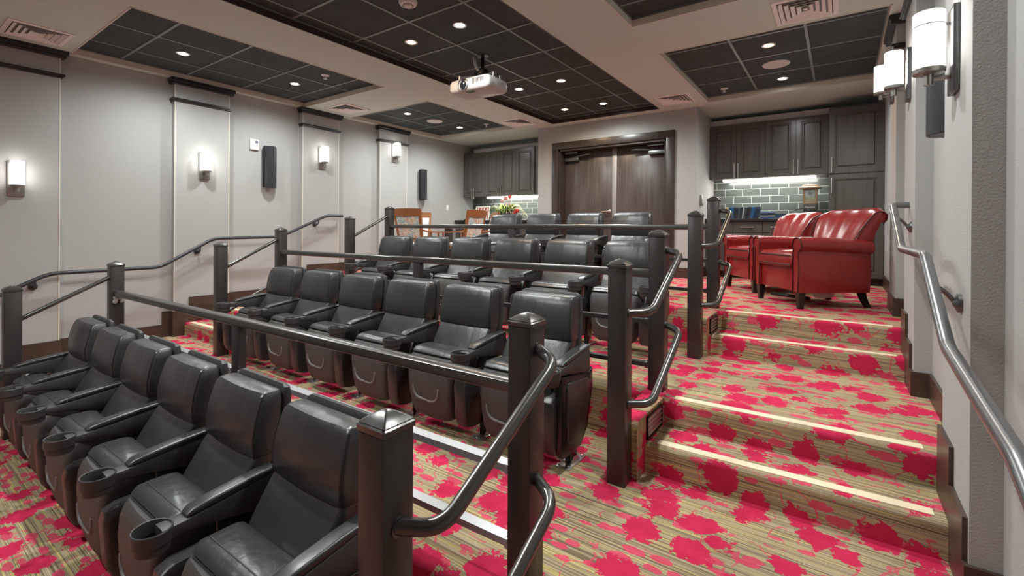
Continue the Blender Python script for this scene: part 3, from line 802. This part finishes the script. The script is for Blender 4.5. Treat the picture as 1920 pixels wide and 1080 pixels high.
# ------------------------------------------------------------------ projector
t = empty('projector', (-3.29, 4.02, 3.18)); tag(t, 'white ceiling projector with large round lens hanging from a black pole', 'projector')
rings = []
for z, hx, hy, r in ((-.012, .235, .13, .05), (.0, .262, .165, .04), (.03, .280, .182, .04), (.10, .280, .182, .04), (.128, .262, .172, .04), (.142, .235, .15, .05)):
    rings.append([(x, y, z) for x, y in rrect(0, 0, hx, hy, r, 6)])
m = MB(); m.loft(rings); body = m.build('casing', M['pvc'], t, angle=50)
RX = Matrix.Rotation(PI / 2, 4, 'X')
lx = -.07
m = MB(); m.lathe([(.060, .0), (.072, .0), (.074, .012), (.066, .02), (.060, .012)], seg=32, close=True, M=Matrix.Translation((lx, -.178, .065)) @ RX); m.build('lens_ring', M['nickel'], t)
m = MB(); m.lathe([(.001, .012), (.03, .010), (.05, .002), (.062, -.004), (.062, -.01), (.001, -.01)], seg=28, M=Matrix.Translation((lx, -.178, .065)) @ RX); m.build('lens', M['glasslens'], t)
m = MB()
for k in range(9): m.box(.06 + k * .018, .071 + k * .018, -.1845, -.178, .055 + .002 * k, .112)
m.build('vent_slots', plain('grey_slots', (.16, .155, .15), .5), body)
m = MB()
for k in range(6):
    for j in range(2): m.box(.2785, .2815, -.02 + k * .022, -.006 + k * .022, .055 + j * .022, .068 + j * .022)
m.box(.2785, .2812, -.125, -.085, .05, .062)
m.build('port_markings', plain('grey_print', (.36, .355, .35), .5), body)
m = MB(); m.box(-.05, .05, -.16, -.1, -.0145, -.010, .002); m.build('foot_bar', M['rubber'], body)
m = MB(); m.tube([(.035, .025, .42), (.035, .025, .235)], .02, 14); m.lathe([(.07, .415), (.07, .42), (.001, .42)], (.035, .025, 0), 20); m.build('pole', M['black'], t)
m = MB(); m.box(-.03, .10, -.04, .09, .20, .24, .005); m.box(-.01, .08, -.02, .07, .24, .27, .005); m.box(-.06, .13, .01, .04, .185, .205, .003); m.build('mount_plate', M['black'], t)
for a, b in (((-.01, 0, .195), (-.19, -.10, .19)), ((.08, 0, .195), (.22, -.02, .19)), ((.0, .05, .195), (-.14, .12, .19)), ((.08, .06, .195), (.20, .13, .19))):
    m = MB(); m.tube([a, b], .009, 8); m.lathe([(.014, -.06), (.014, .012), (.001, .014)], b, 12); m.build('mount_arm', M['nickel'], t)
m = MB()
for dx, dy in ((0, 0), (.012, .01), (-.01, .008)): m.tube([(-.06 + dx, -.02 + dy, .415), (-.045 + dx, -.03 + dy, .36), (-.02 + dx, -.03 + dy, .29), (.01 + dx, -.02, .245)], .007, 8, bend=.03)
m.build('cable', M['wire'], t)

# ------------------------------------------------------------------ cabinets
def door_panel(root, name, x0, x1, z0, z1, yf, hx=None, hz=None, hv=True, mat='cab', flat=False):
    """front panel facing -y at yf: frame, moulded recess, raised field"""
    g = .002
    m = MB()
    x0 += g; x1 -= g; z0 += g; z1 -= g
    fr = min(.062, (x1 - x0) * .2)
    if flat:
        m.box(x0, x1, yf, yf + .02, z0, z1, .002, 1)
    else:
        def R(a, y): return [(x0 + a, y, z0 + a), (x1 - a, y, z0 + a), (x1 - a, y, z1 - a), (x0 + a, y, z1 - a)]
        m.loft([R(0, yf + .02), R(0, yf + .001), R(.001, yf), R(fr, yf), R(fr + .006, yf + .006), R(fr + .013, yf + .006), R(fr + .020, yf + .016), R(fr + .030, yf + .016), R(fr + .046, yf + .002), R(fr + .047, yf + .002)])
    d = m.build(name, M[mat], root, world=True, smooth=False)
    if hx is not None:
        h = MB()
        if hv:
            h.tube([(hx, yf - .028, hz), (hx, yf - .028, hz + .22)], .0065, 8)
            for zz in (hz + .03, hz + .19): h.tube([(hx, yf - .028, zz), (hx, yf + .001, zz)], .005, 6)
        else:
            h.tube([(hx - .09, yf - .028, hz), (hx + .09, yf - .028, hz)], .0065, 8)
            for xx in (hx - .07, hx + .07): h.tube([(xx, yf - .028, hz), (xx, yf + .001, hz)], .005, 6)
        hd = h.build('handle', M['chrome'], d); hd.location = (0, 0, 0)
    return d
def wall_cabinet(x0, x1, z0, z1, yf, yb, doors, label, group, dz=.02):
    t = empty('wall_cabinet', ((x0 + x1) / 2, yf, z0)); tag(t, label, 'wall cabinet', group)
    m = MB(); m.box(x0, x1, yf + .021, yb, z0, z1); m.build('carcass', M['cab'], t, world=True, smooth=False)
    for a, b, hs in doors:
        hx = b - .028 if hs > 0 else a + .028
        door_panel(t, 'door', a, b, z0, z1, yf, hx, z0 + dz)
    return t
ux = [-1.752, -1.35, -.945, -.54, -.135]
wall_cabinet(ux[0], ux[2], 2.505, 3.37, 8.10, 8.449, [(ux[0], ux[1], 1), (ux[1], ux[2], -1)], 'dark wood wall cabinet with two raised-panel doors at the left of the bright niche', 'wall cabinets over the right counter')
wall_cabinet(ux[2], ux[4], 2.505, 3.37, 8.10, 8.449, [(ux[2], ux[3], 1), (ux[3], ux[4], -1)], 'dark wood wall cabinet with two raised-panel doors next to the tall pantry', 'wall cabinets over the right counter')
lx_ = [-6.84, -6.55, -6.23, -5.83, -5.43, -4.98]
wall_cabinet(lx_[0], lx_[2], 2.375, 3.335, 7.85, 8.199, [(lx_[0], lx_[1], 1), (lx_[1], lx_[2], -1)], 'dark wall cabinet with two narrow doors in the far corner', 'wall cabinets over the left counter', -.03)
wall_cabinet(lx_[2], lx_[4], 2.375, 3.335, 7.85, 8.199, [(lx_[2], lx_[3], 1), (lx_[3], lx_[4], -1)], 'dark wall cabinet with two doors above the flower arrangement', 'wall cabinets over the left counter')
wall_cabinet(lx_[4], -4.56, 2.375, 3.335, 7.85, 8.199, [(lx_[4], lx_[5], 1)], 'dark wall cabinet with a single door against the door wall', 'wall cabinets over the left counter', .08)
# tall pantry
t = empty('pantry_cabinet', (.17, 7.82, L[3])); tag(t, 'tall dark wood pantry cabinet behind the red armchairs', 'pantry cabinet')
px0, px1 = -.130, .474
m = MB(); m.box(px0, px1, 7.841, 8.449, L[3] + .10, 3.375); m.build('carcass', M['cab'], t, world=True, smooth=False)
m = MB(); m.box(px0, px1, 7.90, 8.40, L[3], L[3] + .10); m.build('toe_kick', M['black'], t, world=True, smooth=False)
door_panel(t, 'door', px0, px1, 2.475, 3.372, 7.82, px0 + .035, 2.49); door_panel(t, 'door', px0, px1, L[3] + .10, 2.465, 7.82, px0 + .035, 2.20)
# base units with drawers over doors
def base_unit(x0, x1, yf, yb, label, group, nd=2):
    t = empty('base_cabinet', ((x0 + x1) / 2, yf, L[3])); tag(t, label, 'base cabinet', group)
    m = MB(); m.box(x0, x1, yf + .021, yb, L[3] + .10, 1.822); m.build('carcass', M['cab'], t, world=True, smooth=False)
    m = MB(); m.box(x0, x1, yf + .08, yb - .1, L[3], L[3] + .10); m.build('toe_kick', M['black'], t, world=True, smooth=False)
    w = (x1 - x0) / nd
    for k in range(nd):
        a, b = x0 + w * k, x0 + w * (k + 1)
        door_panel(t, 'drawer', a, b, 1.655, 1.820, yf, (a + b) / 2, 1.735, hv=False, flat=True)
        door_panel(t, 'door', a, b, L[3] + .10, 1.65, yf, b - .028 if k == 0 else a + .028, 1.40)
    return t
base_unit(-1.750, -.945, 7.84, 8.449, 'dark base cabinet under the row of disc cases', 'base cabinets along the right counter', 2)
base_unit(-.943, -.135, 7.84, 8.449, 'dark base cabinet behind the red armchairs, under the popcorn cart', 'base cabinets along the right counter', 2)
base_unit(-6.84, -5.70, 7.60, 8.199, 'dark base cabinet in the far corner behind the dining chairs', 'base cabinets along the left counter', 2)
base_unit(-5.698, -4.56, 7.60, 8.199, 'dark base cabinet under the flower arrangement', 'base cabinets along the left counter', 2)
for x0, x1, y0, y1, lb in ((-1.751, -.133, 7.805, 8.442, 'dark stone worktop in the right niche holding disc cases and a popcorn cart'), (-6.843, -4.552, 7.565, 8.192, 'dark stone worktop in the left niche holding flowers and a framed picture')):
    m = MB(); m.box(x0, x1, y0, y1, 1.824, 1.866, .004); o = m.build('worktop', M['counter']); tag(o, lb, 'worktop')
# under-cabinet lights
for x0, x1, yf, z, lb in ((-1.56, -.28, 8.13, 2.505, 'glowing strip light under the right wall cabinets'), (-6.21, -4.57, 7.88, 2.375, 'glowing strip light under the left wall cabinets')):
    t = empty('under_cabinet_light', ((x0 + x1) / 2, yf + .05, z)); tag(t, lb, 'strip light', 'under-cabinet lights')
    m = MB(); m.box(x0, x1, yf, yf + .10, z - .012, z + .006, .002); m.build('housing', M['white'], t, world=True)
    m = MB(); m.box(x0 + .01, x1 - .01, yf - .002, yf + .09, z - .040, z - .011, .006); m.build('diffuser', M['strip'], t, world=True)

# disc cases standing and lying on the right worktop
x = -1.50; k = 0
cols = [(.70, .48, .16), (.04, .12, .30), (.035, .05, .075), (.04, .13, .28), (.05, .055, .06), (.03, .035, .04), (.10, .11, .12), (.62, .62, .60), (.06, .06, .07), (.03, .05, .10)]
cm = [plain('case_%s' % nm, c, .3) for nm, c in zip(('amber', 'navy', 'ink', 'blue', 'charcoal', 'black', 'slate', 'white', 'graphite', 'midnight'), cols)]
cn = ('amber', 'navy', 'ink blue', 'bright blue', 'charcoal', 'black', 'slate grey', 'white', 'graphite', 'midnight blue')
seq = [0, 7, 2, 1, 3, 3, 5, 4, 5, 6, 2, 4, 7, 6, 8, 5, 4, 8, 3, 1, 9, 9, 2]
ordn = 'first second third fourth fifth sixth seventh eighth ninth tenth eleventh twelfth thirteenth fourteenth fifteenth sixteenth seventeenth eighteenth nineteenth twentieth twenty-first twenty-second twenty-third'.split()
for k, ci in enumerate(seq):
    w = random.uniform(.015, .024); tilt = 0 if k < 9 else .07 + .012 * (k - 9)
    h = random.choice((.188, .19, .178, .19))
    m = MB(); m.box(0, w, -.068, .068, 0, h, .0015, 1)
    o = m.build('disc_case', cm[ci]); o.location = (x, 8.20, 1.8665 + w * math.sin(tilt) * 1.0); o.rotation_euler = (0, tilt, 0)
    tag(o, '%s disc case standing upright, %s from the niche corner in the row' % (cn[ci], ordn[k]), 'disc case', 'disc cases standing in a row')
    x += w / math.cos(tilt) + .001
x += .03
for st, cs in enumerate(((1, 2, 7, 2, 5, 1), (3, 2, 3, 5))):
    z = 1.8665
    for j, ci in enumerate(cs):
        m = MB(); m.box(-.095, .095, -.068, .068, 0, .018, .0015, 1); o = m.build('disc_case', cm[ci]); o.location = (x + .10 + random.uniform(-.006, .006), 8.20 + random.uniform(-.008, .008), z); z += .0185
        tag(o, '%s disc case lying flat, %s from the bottom in the %s stack' % (cn[ci], ordn[j], ('taller', 'lower')[st]), 'disc case', 'disc cases lying in stacks')
    x += .205

# toy popcorn cart
t = empty('popcorn_cart', (-.36, 8.17, 1.866)); tag(t, 'small wooden popcorn cart ornament with glass sides on the right worktop', 'popcorn cart')
m = MB(); m.box(-.085, .085, -.075, .075, .075, .215, .006); m.build('base_box', M['rubber'], t)
cabin = MB()
for sx in (-1, 1):
    for sy in (-1, 1): cabin.box(sx * .078 - .010, sx * .078 + .010, sy * .068 - .010, sy * .068 + .010, .215, .435)
cabin.box(-.09, .09, -.08, .08, .212, .228, .003); cabin.box(-.09, .09, -.08, .08, .425, .44, .003); cabin.build('cabin_frame', M['amber'], t)
m = MB()
for sx in (-1, 1): m.box(sx * .074 - .001, sx * .074 + .001, -.06, .06, .228, .425)
for sy in (-1, 1): m.box(-.07, .07, sy * .064 - .001, sy * .064 + .001, .228, .425)
m.build('glass_pane', M['clear'], t)
m = MB(); m.loft([[(x, y, z) for x, y in rrect(0, 0, a, b, .01, 2)] for z, a, b in ((.229, .068, .058), (.285, .068, .058), (.305, .045, .04), (.31, .01, .01))]); m.build('popcorn_heap', M['popcorn'], t)
m = MB(); m.lathe([(.001, .35), (.025, .35), (.03, .385), (.028, .39), (.001, .395)], (0, 0, 0), 16); m.tube([(0, 0, .39), (0, 0, .43)], .004, 6); m.build('kettle', M['nickel'], t)
m = MB(); m.loft([[(x, y, z) for x, y in rrect(0, 0, a, b, .01, 2)] for z, a, b in ((.44, .135, .11), (.455, .135, .11), (.475, .10, .085), (.495, .09, .075), (.50, .08, .065))]); m.build('roof', M['amber'], t)
for sx in (-1, 1):
    m = MB(); cxw = sx * .03 + .03
    RW = Matrix.Translation((.03, sx * .085, .07)) @ RX
    m.lathe([(.060, -.006), (.070, -.006), (.070, .006), (.060, .006)], seg=24, close=True, M=RW); m.lathe([(.001, -.01), (.014, -.01), (.014, .01), (.001, .01)], seg=12, M=RW)
    for q in range(4):
        a = PI * q / 4; m.tube([(.03 + .062 * math.cos(a), sx * .085, .07 + .062 * math.sin(a)), (.03 - .062 * math.cos(a), sx * .085, .07 - .062 * math.sin(a))], .004, 6)
    m.build('wheel', M['rubber'], t)
m = MB(); m.tube([(-.08, -.05, .16), (-.20, -.05, .13)], .007, 8); m.tube([(-.08, .05, .16), (-.20, .05, .13)], .007, 8); m.tube([(-.195, -.06, .131), (-.195, .06, .131)], .007, 8)
m.box(-.075, -.06, -.06, .06, .0, .08, .003); m.build('push_handle', M['rubber'], t)
def text(name, body, size, mat, parent, loc, rot, ext=.001):
    c = bpy.data.curves.new(name, 'FONT'); c.body = body; c.size = size; c.extrude = ext; c.align_x = 'CENTER'; c.align_y = 'CENTER'
    q = bpy.data.objects.new('tmp_text', c); COL.objects.link(q)
    me = bpy.data.meshes.new_from_object(q.evaluated_get(bpy.context.evaluated_depsgraph_get()))
    bpy.data.objects.remove(q); bpy.data.curves.remove(c)
    o = bpy.data.objects.new(name, me); COL.objects.link(o); o.parent = parent; o.location = loc; o.rotation_euler = rot
    me.materials.clear(); me.materials.append(mat); return o
text('lettering', 'Popcorn', .036, M['white'], t, (0, -.0765, .165), (PI / 2, 0, 0))

# framed picture and flower arrangement on the left worktop
t = empty('framed_picture', (-6.28, 7.80, 1.872)); t.rotation_euler = (math.radians(-12), 0, math.radians(4)); tag(t, 'framed popcorn-themed picture leaning behind the dining chair', 'picture')
w, h = .17, .30
m = MB(); m.box(-w, w, 0, .012, 0, h); m.build('backing', plain('cream_card', (.74, .68, .58), .6), t, smooth=False)
m = MB()
for a in ((-w - .012, -w + .008, 0, h), (w - .008, w + .012, 0, h), (-w - .012, w + .012, -.002, .016), (-w - .012, w + .012, h - .016, h + .004)): m.box(a[0], a[1], -.008, .014, a[2], a[3], .002)
m.build('frame', plain('cream_frame', (.70, .66, .58), .5), t)
m = MB()
for xx in (-.14, .14): m.box(xx - .012, xx + .012, -.0015, .001, .02, h - .02)
for xx in (-.075, 0, .075): m.prism([(xx - .024, h - .03), (xx + .024, h - .03), (xx + .012, h - .10), (xx, h - .085), (xx - .012, h - .10)], 'y', -.0015, .001)
m.build('red_stripes', plain('poster_red', (.45, .05, .04), .6), t, smooth=False)
text('lettering', 'POP', .085, plain('poster_navy', (.10, .13, .18), .6), t, (0, -.002, .135), (PI / 2, 0, 0))

t = empty('flower_arrangement', (-5.58, 7.72, 1.868)); tag(t, 'wide artificial flower arrangement with red and green leaves on the left worktop', 'flower arrangement')
m = MB(); m.lathe([(.10, 0), (.15, .03), (.19, .10), (.20, .13), (.18, .13), (.13, .05), (.001, .03)], seg=24); m.build('bowl', plain('dark_bowl', (.045, .035, .04), .35), t)
def leafset(name, mat, cnt, rlo, rhi, zlo, zhi, w, droop, seed):
    rnd = random.Random(seed); m = MB()
    for q in range(cnt):
        a = rnd.uniform(0, 2 * PI); r = rnd.uniform(rlo, rhi); zt = rnd.uniform(zlo, zhi)
        ca, sa = math.cos(a), math.sin(a); P = []
        for s in range(7):
            u = s / 6; rr = .04 + (r - .04) * u; zz = .11 + zt * math.sin(u * PI * .5 * (1 + droop * .6)) - droop * .10 * u * u
            P.append(Vector((rr * ca * 1.5, rr * sa * .55, zz)))
        rings = []
        for s, p in enumerate(P):
            ww = w * math.sin(PI * min(.97, (s + .6) / 6.8)) + .001
            sd = Vector((-sa, ca, 0)) * ww; up = Vector((0, 0, .0025))
            rings.append([tuple(p - sd), tuple(p - up), tuple(p + sd), tuple(p + up + Vector((0, 0, ww * .25)))])
        m.loft(rings)
    o = m.build(name, mat, t, angle=60); o['kind'] = 'stuff'; return o
leafset('green_leaves', plain('leaf_green', (.16, .27, .045), .5, var=.4), 46, .12, .30, .08, .22, .020, .5, 1)
leafset('lime_leaves', plain('leaf_lime', (.36, .50, .06), .45), 16, .06, .26, .10, .26, .030, .3, 2)
leafset('straw_grass', plain('straw', (.62, .52, .30), .6), 34, .20, .40, .06, .26, .0035, 1.2, 3)
leafset('dark_leaves', plain('leaf_plum', (.09, .045, .06), .5), 22, .10, .28, .03, .13, .026, .8, 4)
redp = plain('petal_red', (.50, .035, .03), .5); pinkp = plain('petal_pink', (.60, .22, .20), .5)
for q, (fx, fy, fz, r, mt) in enumerate(((.10, 0, .46, .035, redp), (-.02, .02, .43, .045, pinkp), (-.10, 0, .38, .028, pinkp), (.31, -.05, .17, .045, redp), (.27, -.08, .13, .03, redp))):
    m = MB(); m.tube([(fx * .3, fy, .10), (fx * .8, fy, fz * .6 + .04), (fx, fy, fz)], .004, 6, bend=.08)
    for k in range(6):
        a = 2 * PI * k / 6
        m.ball((fx + r * .55 * math.cos(a), fy + r * .55 * math.sin(a), fz + r * .3), r * .6, 8, (1, 1, 1.5))
    m.build('flower', mt, t)

# ------------------------------------------------------------------ red leather armchairs
def make_armchair():
    t = empty('red_armchair')
    m = MB()
    # side walls with rolled arms: loft along y of an outline in (x,z)
    for s in (-1, 1):
        rings = []
        for y, k, zt in ((-.385, 1.0, .665), (-.36, 1.02, .672), (-.10, 1.02, .665), (.16, 1.0, .650), (.30, .96, .64)):
            xo, xi = .395 * k, .285
            cx = (xo + xi) / 2 + .01; r = .068
            pts = [(xi + .005, .155), (xo - .03, .155), (xo - .012, .34), (xo - .02, zt - .13)]
            for q in range(9):
                a = math.radians(-35 + 250 * q / 8); pts.append((cx + r * math.cos(a), zt - r + r * math.sin(a)))
            pts += [(xi + .005, zt - .15)]
            rings.append([(s * a, y, b) for a, b in pts])
        m.loft(rings)
    arms = m.build('arms', M['redleather'], t, angle=50)
    for s in (-1, 1):
        m = MB()
        pts = []
        for q in range(9):
            a = math.radians(-35 + 250 * q / 8); pts.append((s * (.350 + .068 * math.cos(a)), -.389, .665 - .068 + .068 * math.sin(a)))
        pts = [(s * .365, -.389, .158), (s * .383, -.389, .34), (s * .375, -.389, .535)] + pts + [(s * .290, -.389, .50), (s * .290, -.389, .158)]
        m.tube(pts, .0055, 6)
        m.build('piping', M['piping'], arms)
    m = MB(); m.box(-.292, .292, -.365, .30, .155, .40, .012); m.build('seat_base', M['redleather'], t)
    rings = []
    for y, zt in ((-.400, .44), (-.395, .485), (-.375, .515), (-.20, .53), (.05, .525), (.20, .50)):
        rings.append([(a, y, b) for a, b in rrect(0, (.375 + zt) / 2 + .01, .284, (zt - .375) / 2, .045, 4)])
    m = MB(); m.loft(rings); cu = m.build('seat_cushion', M['redleather'], t, angle=60)
    
    for yy, zz in ((-.402, .492), (-.404, .405)):
        m = MB(); m.tube([(-.272, yy, zz), (.272, yy, zz)], .0055, 6); m.build('piping', M['piping'], cu)
    # flared back that rolls over at the top
    prof = [(.15, .42), (.175, .54), (.225, .66), (.285, .78), (.335, .87), (.375, .925), (.425, .952), (.480, .945), (.520, .910), (.522, .868), (.490, .845), (.455, .845), (.40, .72), (.355, .55), (.315, .36), (.285, .155), (.20, .155)]
    cols_ = 33; rings = []
    for c in range(cols_):
        u = -1 + 2 * c / (cols_ - 1); au = abs(u)
        pts = []
        for (y, z) in prof:
            hw = .300 + .085 * max(0, min(1, (z - .55) / .35))
            fl_ = max(0, min(1, (z - .5) / .35))
            front = 1 if (y, z) in prof[:7] else .25
            pleat = -.010 * math.cos(u * PI * 3.5) * fl_ * front
            curve = -.075 * au ** 3 * fl_
            drop = -.035 * max(0, au - .75) / .25 * fl_ * fl_
            e = math.sqrt(max(0, 1 - max(0, (au - .93) / .07) ** 2)) if au > .93 else 1
            cy, cz = .34, .5 + .4 * (z - .155)
            yy = y + curve + pleat; zz = z + drop
            # close the sides gently
            ym = .30 + .10 * fl_
            yy = ym + (yy - ym) * (.72 + .28 * e)
            pts.append((u * hw, yy, zz))
        rings.append(pts)
    m = MB(); m.loft(rings); b = m.build('backrest', M['redleather'], t, angle=60)
    for s in (-1, 1):
        m = MB(); m.tube([(s * x_, y_, z_) for x_, y_, z_ in ((.308, .15, .60), (.335, .195, .70), (.362, .25, .80), (.380, .30, .875), (.384, .355, .912), (.384, .405, .905), (.383, .435, .87), (.380, .43, .83), (.372, .40, .80))], .0055, 6, bend=.02)
        m.build('piping', M['piping'], b)
    for s in (-1, 1):
        m = MB(); m.loft([[(a + s * .335 + dx, b - .345, z) for a, b in rrect(0, 0, r, r, .004, 1)] for z, r, dx in ((0, .022, 0), (.10, .030, 0), (.165, .033, 0))]); m.build('leg', M['chairleg'], t)
        m = MB(); m.loft([[(a + s * .27, b + dy, z) for a, b in rrect(0, 0, r, r, .004, 1)] for z, r, dy in ((0, .022, .345), (.06, .025, .31), (.12, .028, .285), (.165, .030, .275))]); m.build('leg', M['chairleg'], t)
    return t
arm1 = make_armchair(); arm2 = copy_tree(arm1)
ang = math.atan2(-.585, -.81) + PI / 2
arm1.location = (-.215, 5.585, L[3]); arm1.rotation_euler.z = ang
arm2.location = (-.71, 6.55, L[3]); arm2.rotation_euler.z = ang - .03
tag(arm1, 'red leather armchair nearest the camera, at the head of the stairs', 'armchair', 'red leather armchairs')
tag(arm2, 'red leather armchair farther back, half hidden behind the other armchair', 'armchair', 'red leather armchairs')
m = MB(); m.loft([[(x_, y_, z_) for x_, z_ in ((-.10, zt), (.12, zt), (.10, zt - dz), (.0, zt - dz * 1.25), (-.08, zt - dz))] for y_, zt, dz in ((-.02, .158, .055), (-.012, .158, .058))])
o = m.build('dust_cover', plain('pale_underlining', (.46, .36, .34), .9), arm1, smooth=False); o.location = (.27, -.10, 0); o.rotation_euler = (0, 0, PI / 2); o['label'] = 'pale lining hanging loose below the seat'
m = MB(); m.tube([(-.62, 5.92, L[3] + .03), (-.25, 5.70, L[3] + .03)], .018, 10); o = m.build('black_bar', M['black']); tag(o, 'black bar lying on the carpet under the nearest red armchair', 'bar')

# ------------------------------------------------------------------ oak dining chairs and table
def make_dining_chair():
    t = empty('dining_chair')
    rk = lambda z: .20 + max(0, z - .45) * .22
    for s in (-1, 1):
        m = MB(); m.loft([[(a + s * .215, b - .215, z) for a, b in rrect(0, 0, r, r, .006, 2)] for z, r in ((0, .016), (.44, .021))]); m.build('leg', M['oak'], t)
        m = MB(); m.loft([[(a + s * xx, b + yy, z) for a, b in rrect(0, 0, .020, .024, .006, 2)] for z, xx, yy in ((0, .205, .27), (.25, .205, .215), (.45, .208, .20), (.75, .226, rk(.75)), (1.02, .245, rk(1.02)))]); m.build('leg', M['oak'], t)
        m = MB(); m.tube([(s * .245, -.19, .44), (s * .25, -.19, .655)], .016, 8); m.tube([(s * .25, -.23, .668), (s * .26, -.12, .668), (s * .250, .06, .672), (s * .232, .255, .70)], .02, 8, bend=.06, prof=[(-.024, -.010), (.024, -.010), (.024, .012), (-.024, .012)]); m.build('armrest', M['oak'], t)
    m = MB(); m.box(-.225, .225, -.235, .215, .385, .445, .006); m.build('seat_frame', M['oak'], t)
    m = MB(); m.loft([[(a, b, z) for a, b in rrect(0, -.015, hx, hx * .98, .04, 4)] for z, hx in ((.440, .215), (.465, .228), (.485, .225), (.495, .19))]); m.build('seat_cushion', M['whitevinyl'], t)
    m = MB(); rings = []
    for k in range(9):
        u = -1 + k / 4; b = .020 * (1 - u * u)
        rings.append([(u * .252, rk(.93) - .018 + b, .925), (u * .252, rk(.93) + .018 + b, .925), (u * .256, rk(1.04) + .018 + b, 1.035 + b * .4), (u * .256, rk(1.04) - .018 + b, 1.035 + b * .4)])
    m.loft(rings); m.build('top_rail', M['oak'], t)
    m = MB(); m.box(-.21, .21, rk(.56) - .014, rk(.56) + .016, .545, .585); m.build('lower_rail', M['oak'], t)
    def slab(y0, y1, nm, mt):
        m = MB(); m.loft([[(-w, rk(z) + y0, z), (w, rk(z) + y0, z), (w, rk(z) + y1, z), (-w, rk(z) + y1, z)] for z, w in ((.578, .192), (.76, .208), (.932, .222))]); return m.build(nm, mt, t, smooth=False)
    slab(-.022, -.001, 'inner_back_pad', M['whitevinyl']); slab(0, .016, 'outer_back_panel', M['fabric'])
    return t
dc = make_dining_chair()
spots = [((-5.62, 5.36), PI + .19, 'oak dining chair with patterned back beside the railing end post'), ((-6.35, 6.01), .8, 'oak dining chair showing its plain white back pad, against the far wall'),
         ((-5.25, 5.98), -1.5, 'oak dining chair with patterned back, left of the back row seats'), ((-5.46, 6.70), -.68, 'oak dining chair seen edge-on with white pad, in front of the flowers')]
for i, ((x, y), rz, lb) in enumerate(spots):
    o = dc if i == 0 else copy_tree(dc)
    o.location = (x, y, L[3]); o.rotation_euler.z = rz; tag(o, lb, 'dining chair', 'oak dining chairs')
t = empty('pedestal_table', (-5.78, 6.24, L[3])); tag(t, 'small dark pedestal table between the oak dining chairs', 'table')
m = MB(); m.lathe([(.001, .745), (.12, .745), (.13, .772), (.25, .772), (.26, .778), (.26, .795), (.25, .80), (.001, .80)], seg=36); m.build('table_top', M['dwoodx'], t)
m = MB(); m.box(-.055, .055, -.055, .055, .05, .75, .006); m.build('pedestal', M['dwood'], t)
m = MB()
for q in range(4): m.prism([(.02, .0), (.22, 0), (.22, .03), (.05, .10), (.02, .10)], 'y', -.03, .03, .004, 1, M=Matrix.Rotation(PI / 2 * q, 4, 'Z'))
m.build('table_foot', M['dwood'], t)
t = empty('waste_bin', (-5.95, 7.05, L[3])); tag(t, 'black slant-topped bin standing behind the pedestal table', 'bin')
m = MB(); m.prism([(-.17, 0), (.17, 0), (.17, .84), (-.17, .84)], 'y', -.15, .15, .01); m.build('body', M['spk'], t)
m = MB(); m.prism([(-.18, .84), (.18, .84), (.18, .93), (.02, .93)], 'y', -.16, .16, .006); m.build('hood', M['black'], t)

# ------------------------------------------------------------------ light, camera, view
w = bpy.data.worlds.new('World'); sc.world = w; w.use_nodes = True
w.node_tree.nodes['Background'].inputs[0].default_value = (.9, .93, 1, 1); w.node_tree.nodes['Background'].inputs[1].default_value = .3
cam = bpy.data.cameras.new('camera'); co = bpy.data.objects.new('camera', cam); COL.objects.link(co)
YAW, PIT, ROLL = .6124, -.0009, .0066
fwd = Vector((-math.sin(YAW), math.cos(YAW), 0)); right = Vector((math.cos(YAW), math.sin(YAW), 0)); up = Vector((0, 0, 1))
f2 = fwd * math.cos(PIT) + up * math.sin(PIT); u2 = up * math.cos(PIT) - fwd * math.sin(PIT)
r3 = right * math.cos(ROLL) + u2 * math.sin(ROLL); u3 = u2 * math.cos(ROLL) - right * math.sin(ROLL)
mw = Matrix((r3, u3, -f2)).transposed().to_4x4(); mw.translation = Vector((0, 0, 1.678)); co.matrix_world = mw
cam.sensor_width = 36; cam.lens = 874.7624 / 1920 * 36; cam.shift_x = 0; cam.shift_y = -(540 - 430.7601) / 1920
cam.clip_start = .05
sc.camera = co
sc.view_settings.view_transform = 'Standard'; sc.view_settings.look = 'None'; sc.view_settings.gamma = 1; sc.view_settings.exposure = 1.27
sc.view_settings.use_curve_mapping = False
sc.cycles.use_denoising = True
sc.cycles.max_bounces = 8; sc.cycles.diffuse_bounces = 5
sc.cycles.sample_clamp_indirect = 6
